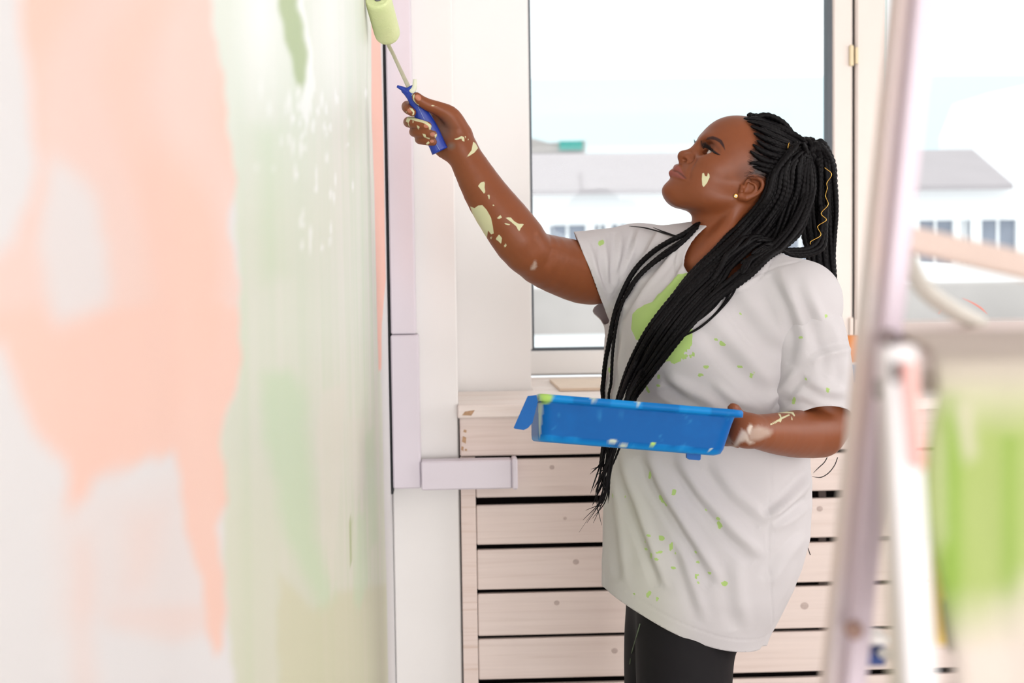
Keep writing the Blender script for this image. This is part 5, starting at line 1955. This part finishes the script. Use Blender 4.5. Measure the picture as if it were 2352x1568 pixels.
tube('handle_horn', [P(938, 212, 2.438), P(930, 207, 2.438), P(921, 202, 2.437), P(912, 198, 2.437)], [.0075, .0052, .0034, .0022], m_blue_h, rt, step=.002, k=12)
tube('handle_horn', [P(945, 212, 2.436), P(951, 203, 2.434), P(953, 192, 2.433), P(953, 182, 2.432)], [.0062, .0044, .0036, .0030], m_smear, rt, step=.002, k=12)
tube('mould_seam', [P(960, 244, 2.4268), P(975, 275, 2.4258)], .0005, plain('pale_seam', (150, 170, 220), .4), hd, k=6)
tube('mould_seam', [P(1000, 328, 2.4262), P(1010, 345, 2.4255)], .0005, bpy.data.materials['pale_seam'], hd, k=6)
for pts, r in (([(948, 216), (956, 226), (961, 234)], .003),):
    tube('paint_smear', [P(a, b, 2.4275) for a, b in pts], r, m_smear, hd, k=8, step=.002)

# ------------------------------------------------------------------ blue tray
yN = 2.085
A_, B_c = P(1236, 903, yN), P(1713, 942, yN)
ex = (B_c - A_) / np.linalg.norm(B_c - A_)
roll_t = math.radians(7.2)
ey = np.array([0, math.cos(roll_t), -math.sin(roll_t)])
ey -= ex * (ey @ ex); ey /= np.linalg.norm(ey)
ez = np.cross(ex, ey)
LT = np.linalg.norm(B_c - A_)
WT, HT = .220, .0705
tray = empty('paint_tray', A_)
tag(tray, 'bright blue plastic paint tray smeared with paint in her near hand', 'paint tray')


def tl(x, y, z):
    return A_ + ex * x + ey * y + ez * z


m = NT('blue_tray_plastic')
nz = m.noise(14, 4, 0.6, stretch=(1, 1, 1.0))
c = m.mix(m.ramp(nz, [(0.45, (0, 0, 0)), (0.8, (1, 1, 1))]), lin((0, 92, 168)), lin((0, 102, 180)))
c = m.mix(m.attr('wash'), c, lin((20, 142, 218)))
c = m.mix(m.math('MULTIPLY', m.attr('drip'), m.math('MULTIPLY', m.noise(70, 3), 0.45)), c, lin((70, 176, 232)))
c = m.mix(m.attr('white'), c, lin((206, 216, 196)))
c = m.mix(m.attr('green'), c, lin((176, 214, 110)))
m.base(c, 0.42, 0.18)
m_tray = m.m


def rrect(x0, x1, y0, y1, r, n=6):
    out = []
    for cx, cy, a0 in ((x1 - r, y0 + r, -PI / 2), (x1 - r, y1 - r, 0), (x0 + r, y1 - r, PI / 2), (x0 + r, y0 + r, PI)):
        for k in range(n + 1):
            a = a0 + PI / 2 * k / n
            out.append((cx + r * math.cos(a), cy + r * math.sin(a)))
    return out


def dense(lp, seg=.004):
    out = []
    for i in range(len(lp)):
        a, b = np.array(lp[i]), np.array(lp[(i + 1) % len(lp)])
        n = max(1, int(np.linalg.norm(b - a) / seg))
        out += [tuple(a + (b - a) * k / n) for k in range(n)]
    return out


def same(lp, N=220):
    lp = np.array(lp + [lp[0]])
    s = np.r_[0, np.cumsum(np.linalg.norm(np.diff(lp, axis=0), axis=1))]
    t = np.linspace(0, s[-1], N, endpoint=False)
    return np.column_stack([np.interp(t, s, lp[:, 0]), np.interp(t, s, lp[:, 1])])


rings = []
lv = [(-HT, .030, .030, .016), (-HT + .003, .0225, .022, .018), (-HT + .010, .0195, .019, .018)]
for q in np.r_[.03, .07, .11, .15, .2, .26, .33, np.linspace(.42, 1, 12)]:
    z = -HT + .010 + (HT - .010 - .011) * q
    lv.append((z, .0195 - .0095 * q, .019 - .011 * q, .018))
lv += [(-.0105, .0060, .0060, .016), (-.0105, .0, .0, .018), (-.003, .0, .0, .018), (0, .002, .002, .017), (0, .006, .006, .015), (-.004, .008, .008, .014)]
lv += [(-HT + .014, .021, .021, .016), (-HT + .004, .026, .026, .014), (-HT + .003, .034, .034, .012)]
N = 260
vv, aw, ag, ah, ad = [], [], [], [], []
r3 = np.random.RandomState(11)
marks = [(r3.uniform(.01, LT - .01), r3.uniform(-HT, -.012), r3.uniform(.001, .0035), r3.uniform(.004, .012), r3.uniform(-.8, .8)) for _ in range(13)]
for (z, ix, iy, r) in lv:
    x0, x1 = ix * (0.35 if z < -.012 else 1), LT - ix * 1.15
    for x, y in same(rrect(x0, x1, iy, WT - iy, r), N):
        vv.append(tl(x, y, z))
        near = y < .03
        bottom = np.clip(1 - (z + HT - .003 - .003 * abs(math.sin(x * 75)) - .004 * math.sin(x * 37)) / .003, 0, 1)
        rim = np.clip((z + .0115) / .001, 0, 1)
        aw.append(max(.75 * bottom, rim * (.35 + .5 * (math.sin(x * 60 + y * 30) > .1))))
        d = 0
        for mx_c, mz_c, rx, rz, an in marks:
            dx, dz = x - mx_c, z - mz_c
            u, v = dx * math.cos(an) + dz * math.sin(an), -dx * math.sin(an) + dz * math.cos(an)
            d = max(d, np.clip(1.2 - math.hypot(u / rx, v / rz), 0, 1))
        ad.append(d if near else 0)
        wsp = 0
        for cx, cz, rr in ((.118, -.0625, .007), (.134, -.066, .006), (.266, -.0615, .0022), (.083, -.0005, .005), (.150, -.001, .004)):
            wsp = max(wsp, np.clip((1.2 - math.hypot((x - cx) / rr, (z - cz) / (rr * .6))) * 2, 0, 1))
        endw = np.clip(1.6 - abs(x - .004) / .005, 0, 1) * (x < .0105) * (z < -.010) * near
        ah.append(max(wsp if near else 0, endw * .85 if x < .0105 else 0, .5 if (x < .006 and z > -.011) else 0))
        g = np.clip((1.2 - math.hypot((x - .012) / .010, (z + .004) / .010)) * 3, 0, 1) if near else 0
        g = max(g, np.clip((1.2 - math.hypot((x - .178) / .004, (z + .060) / .002)) * 2, 0, 1) if near else 0)
        ag.append(g)
n = len(lv)
i = np.arange(n - 1)[:, None] * N
j = np.arange(N)[None]
Fq = np.stack([i + j, i + (j + 1) % N, i + N + (j + 1) % N, i + N + j], -1).reshape(-1, 4).tolist()
Fq += [tuple(reversed(range(N))), tuple((n - 1) * N + k for k in range(N))]
tb = make_mesh('tray_body', vv, Fq, m_tray, tray, attrs=dict(wash=aw, drip=ad, white=ah, green=ag))
# hooked lip at the far left end, foot under the bottom
def slab(name, prof_pts, y0, y1, mat, parent, th=.003):
    """strip following (x,z) points of the tray frame, th thick, from y0 to y1"""
    pp = np.array(prof_pts, float)
    t = np.gradient(pp, axis=0); t /= np.linalg.norm(t, axis=1)[:, None]
    nn = np.column_stack([-t[:, 1], t[:, 0]]) * th / 2
    a, b = pp + nn, pp - nn
    lp = np.vstack([a, b[::-1]])
    k = len(lp)
    vv = [tl(x, y0, z) for x, z in lp] + [tl(x, y1, z) for x, z in lp]
    return MB().add(vv, [tuple(range(k)), tuple(reversed(range(k, 2 * k)))] + [(i, (i + 1) % k, k + (i + 1) % k, k + i) for i in range(k)]).build(name, mat, parent, smooth=False)


fl = []
lp = [(-.002, -.0025), (-.0145, -.005), (-.0315, -.053), (-.0300, -.0545), (-.0165, -.0555), (-.0105, -.052), (-.0045, -.044), (.001, -.012)]
y0, y1 = .006, .011
k = len(lp)
vv = [tl(x, y0, z) for x, z in lp] + [tl(x, y1, z) for x, z in lp]
MB().add(vv, [tuple(range(k)), tuple(reversed(range(k, 2 * k)))] + [(i, (i + 1) % k, k + (i + 1) % k, k + i) for i in range(k)]).build('hook_tab', m_tray, tray)
MB_ = MB()
lp = [(.2345, -HT + .001), (.235, -HT - .0065), (.240, -HT - .0090), (.254, -HT - .0090), (.256, -HT - .0075), (.256, -HT + .001)]
k = len(lp)
vv = [tl(x, .045, z) for x, z in lp] + [tl(x, .055, z) for x, z in lp]
MB_.add(vv, [tuple(range(k)), tuple(reversed(range(k, 2 * k)))] + [(i, (i + 1) % k, k + (i + 1) % k, k + i) for i in range(k)]).build('foot', m_tray, tray)
# paint lying in the tray
pp = rrect(.030, LT - .030, .030, WT - .030, .012)
k = len(pp)
make_mesh('paint_film', [tl(x, y, -HT + .006) for x, y in pp] + [tl(x, y, -HT + .0035) for x, y in pp], [tuple(range(k)), tuple(reversed(range(k, 2 * k)))] + [(i, (i + 1) % k, k + (i + 1) % k, k + i) for i in range(k)],
          plain('pale_green_paint', (214, 226, 160), 0.2, 0.5), tray, smooth=False)

# ------------------------------------------------------------------ jars on the window board behind her
m_or = plain('orange_plastic', (226, 142, 74), 0.4)
m_bl = plain('light_blue_plastic', (110, 168, 214), 0.4)


def lathe(name, c, prof, mat, parent=None, K=32):
    vv, ff = [], []
    for z, r in prof:
        for k in range(K):
            a = 2 * PI * k / K
            vv.append((c[0] + r * math.cos(a), c[1] + r * math.sin(a), c[2] + z))
    for i in range(len(prof) - 1):
        for k in range(K):
            ff.append((i * K + k, i * K + (k + 1) % K, (i + 1) * K + (k + 1) % K, (i + 1) * K + k))
    ff += [tuple(reversed(range(K))), tuple((len(prof) - 1) * K + k for k in range(K))]
    return make_mesh(name, vv, ff, mat, parent)


c = np.array([X(1953, 3.5, 800), 3.50, SILL_Z])
hj = P(1953, 770, 3.5)[2] - SILL_Z
h1 = P(1953, 836, 3.5)[2] - SILL_Z
jar = empty('paint_jar', c)
tag(jar, 'blue jar with an orange lid on the window board behind her shoulder', 'jar')
lathe('jar_body', c, [(0, .024), (.002, .026), (h1 * .9, .026), (h1, .024)], m_bl, jar)
lathe('rim', c, [(h1, .0245), (h1 + .004, .0255), (h1 + .006, .0245)], m_white, jar)
lathe('lid', c, [(h1 + .006, .023), (h1 + .008, .0245), (hj - .003, .0245), (hj, .022)], m_or, jar)

# ------------------------------------------------------------------ stepladder close to the camera
yL = 0.80
ld = empty('stepladder', P(1935, 4200, yL))
ld.location.z = 0.0
bpy.context.view_layer.update()
tag(ld, 'paint smeared metal stepladder standing close and out of focus', 'ladder')
m = NT('smeared_aluminium')
c = m.ramp(m.noise(9, 3, 0.6, stretch=(1, 1, .35)), [(0.3, lin((206, 214, 196))), (0.45, lin((214, 206, 212))), (0.6, lin((222, 204, 196))), (0.72, lin((214, 210, 208)))])
m.base(c, 0.55, 0.4, 0.1)
m_alu = m.m
m_lil = plain('lilac_grey_metal', (212, 198, 208), 0.5, 0.4, 0.1, var=0.03, scale=8)
m_dkh = plain('dark_slot_metal', (88, 80, 76), 0.6, 0.3)
m_pwh = plain('painted_white_metal', (238, 236, 236), 0.5)
m_pred = plain('paint_stained_pink_metal', (236, 176, 168), 0.55, var=.08, scale=12)
m_yel = plain('yellow_plastic', (232, 196, 84), 0.45)
m_navy = plain('navy_plastic', (4, 52, 124), 0.45)


def to_floor(p0, p1, z=0.0):
    p0, p1 = np.asarray(p0), np.asarray(p1)
    t = (z - p0[2]) / (p1[2] - p0[2])
    return p0 + (p1 - p0) * t


a, b = P(2119, -60, yL), P(1953, 1568, yL)
f0 = to_floor(a, b)
t0 = a + (a - b) * .06
bar(t0, f0 + (a - f0) * .012, .0115, .026).build('front_stile', m_lil, ld)
# side face of the stile: smeared, and paler to stand for light on it
a2, b2 = P(2088, -60, yL + .012), P(1921, 1568, yL + .012)
bar(a2 + (a2 - b2) * .06, to_floor(a2, b2, .03), .0145, .022).build('stile_lit_side', m_alu, ld)
yq = .578
ra_, rb_ = P(2060, 796, yq), P(2108, 1568, yq)
rf_ = to_floor(ra_, rb_)
bar(ra_, rf_ + (ra_ - rf_) * .01, .0125, .014).build('rear_leg', m_pwh, ld)
bar(P(2036, 800, yq + .01), to_floor(P(2036, 800, yq + .01), P(2062, 1568, yq + .01), .02), .0042, .012).build('leg_edge', plain('beige_metal', (214, 208, 188), .5), ld)
bar(P(2086, 830, yq - .010), P(2108, 1075, yq - .010), .0052, .003).build('stained_bracket', m_pred, ld)
for (x, y, dy, w, h) in ((2016, 893, 0, .0035, .012), (2058, 852, -.215, .003, .009)):
    c = P(x, y, yL - .015 + dy)
    MB().box(c[0] - w / 2, c[0] + w / 2, c[1] - .002, c[1] + .002, c[2] - h / 2, c[2] + h / 2, .001).build('slot', m_dkh, ld)
for (x, y, col) in ((1962, 1447, (172, 140, 128)), (2040, 775, (150, 136, 136))):
    c = P(x, y, yL - .016)
    q = [c + np.array([0, .003, 0]), c + np.array([0, -.001, 0])]
    tube('rivet', q, .0052, plain('rivet_%d' % y, col, .6), ld, step=.001, k=16)
pf_z = P(2200, 735, 1.0)[2]
xA, xB = .20, .66
_c = [(.196, .60), (.62, .60), (.72, 1.0), (.312, 1.0)]
MB().add([(x, y, pf_z - .012) for x, y in _c] + [(x, y, pf_z) for x, y in _c], [(3, 2, 1, 0), (4, 5, 6, 7)] + [(k, (k + 1) % 4, 4 + (k + 1) % 4, 4 + k) for k in range(4)]).build('platform', plain('pink_dusted_platform', (240, 222, 216), .6, var=.02), ld)
bar(P(2068, 545, .80), P(2400, 622, .74), .0145, .012).build('guard_rail', plain('pinkish_rail', (236, 216, 204), .5), ld)
tube('rail_brace', [P(2074, 575, .82), P(2120, 660, .84), P(2190, 712, .88), P(2250, 742, .92)], .0055, plain('pale_green_rail', (232, 230, 220), .5), ld, step=.01, k=12)
# the other pair of legs, outside the frame, so the ladder stands
for (x, y) in ((xB + .05, .80), (xB + .02, 1.05)):
    bar((xB - .01, y if y < 1 else .98, pf_z), (x, y + .03, .0), .02, .026).build('far_leg', m_alu, ld)
bar((xB - .01, .80, pf_z), (xB - .04, .78, pf_z + .45), .02, .026).build('far_stile', m_alu, ld)
bar((xB - .03, .78, P(2400, 622, .74)[2]), P(2400, 622, .74), .0145, .012).build('guard_rail', bpy.data.materials['pinkish_rail'], ld)
for k in range(1, 5):
    z = pf_z * k / 5
    xs_ = np.interp(z, [0, t0[2]], [f0[0], t0[0]])
    MB().box(xs_, np.interp(z, [0, pf_z], [xB + .05, xB - .01]), .78, .84, z - .012, z + .008, .003).build('step', m_alu, ld)

# yellow strip and dark strap stand loose beside the ladder; navy clip on an arm
bar(P(2150, 1090, .83), P(2158, 1475, .83), .006, .012).build('yellow_strip', m_yel, ld)
bar(P(2180, 1380, .80), P(2196, 1490, .80), .010, .006).build('strap', plain('dark_strap', (112, 100, 84), .8), ld)
yP = 1.02
a, b = P(1986, 1483, yP), P(2036, 1530, yP)
clip_ = MB().box(a[0], b[0], yP, yP + .02, b[2], a[2], .002).build('navy_clip', m_navy, ld)
a2, b2 = P(1976, 1462, yP), P(2044, 1481, yP)
MB().box(a2[0], b2[0], yP - .002, yP + .024, b2[2], a2[2], .002).build('clip_cap', m_white, clip_)
bar((b[0] - .002, yP + .008, (a[2] + b[2]) / 2), P(2085, 1510, .875), .006, .006).build('clip_arm', m_pwh, ld)

# ------------------------------------------------------------------ cloth hanging over the platform
nx, nz_ = 120, 150
gx, gz = np.meshgrid(np.linspace(0, 1, nx), np.linspace(0, 1, nz_), indexing='ij')
x_l, x_r = .199, .53
zt = pf_z + .0035
wv = .010 * np.sin(gx * 26) + .006 * np.sin(gx * 55 + 1)
drop = np.clip((gz - .30) / .70, 0, 1)
yy = np.where(gz < .30, .80 - (.80 - .590) * gz / .30, .590 - .012 * np.sin(np.clip((gz - .3) / .06, 0, 1) * PI / 2)) - wv * drop ** .5 * .8
zz_ = zt - drop * (.165 + .02 * np.sin(gx * 7)) - np.where(gz >= .30, 0, 0)
xx = x_l + .055 * np.clip(1 - gz / .3, 0, 1) + (x_r - x_l) * gx + .006 * np.sin(gz * 9)
CVt = np.stack([xx, yy, zz_], -1).reshape(-1, 3)
i = np.arange(nx - 1)[:, None] * nz_
j = np.arange(nz_ - 1)[None]
Fq = np.stack([i + j, i + nz_ + j, i + nz_ + j + 1, i + j + 1], -1).reshape(-1, 4)
px, py = proj(CVt)
gr = (.12 + .88 * np.clip((py - 850) / 150, 0, 1)) * np.clip((py - 800) / 40, 0, 1) * np.clip((1500 - py) / 160, 0, 1)
gr *= np.clip(1 - 0.75 * np.clip(0.5 - poly_sd(px, py, [(2200, 930), (2225, 930), (2240, 1040), (2220, 1060), (2205, 1000)]) / 30, 0, 1), 0, 1)
gr *= 1 - 0.8 * np.clip(0.5 - poly_sd(px, py, [(2300, 1400), (2360, 1330), (2400, 1700), (2260, 1700)]) / 90, 0, 1)
gr *= 1 - .5 * np.clip(0.5 - poly_sd(px, py, [(2150, 990), (2170, 990), (2176, 1230), (2156, 1260)]) / 30, 0, 1)
hot = np.exp(-((px - 2185) / 22) ** 2) * (py > 900) + np.exp(-((px - 2320) / 18) ** 2) * (py > 1000) * .8
m = NT('green_stained_cloth')
c = m.mix(m.attr('gr'), lin((204, 192, 182)), m.mix(m.noise(14, 3, .5, stretch=(1, 1, .4)), lin((140, 162, 78)), lin((168, 178, 122))))
c = m.mix(m.math('MULTIPLY', m.attr('hot'), m.attr('gr')), c, lin((118, 154, 50)))
m.base(c, .8, .15)
o = make_mesh('drop_cloth', CVt, Fq, m.m, attrs=dict(gr=gr, hot=np.clip(hot, 0, 1) * .8))
md = o.modifiers.new('t', 'SOLIDIFY')
md.thickness = .002
md.offset = 1
tag(o, 'out of focus green stained cloth hanging over the ladder platform', 'cloth')
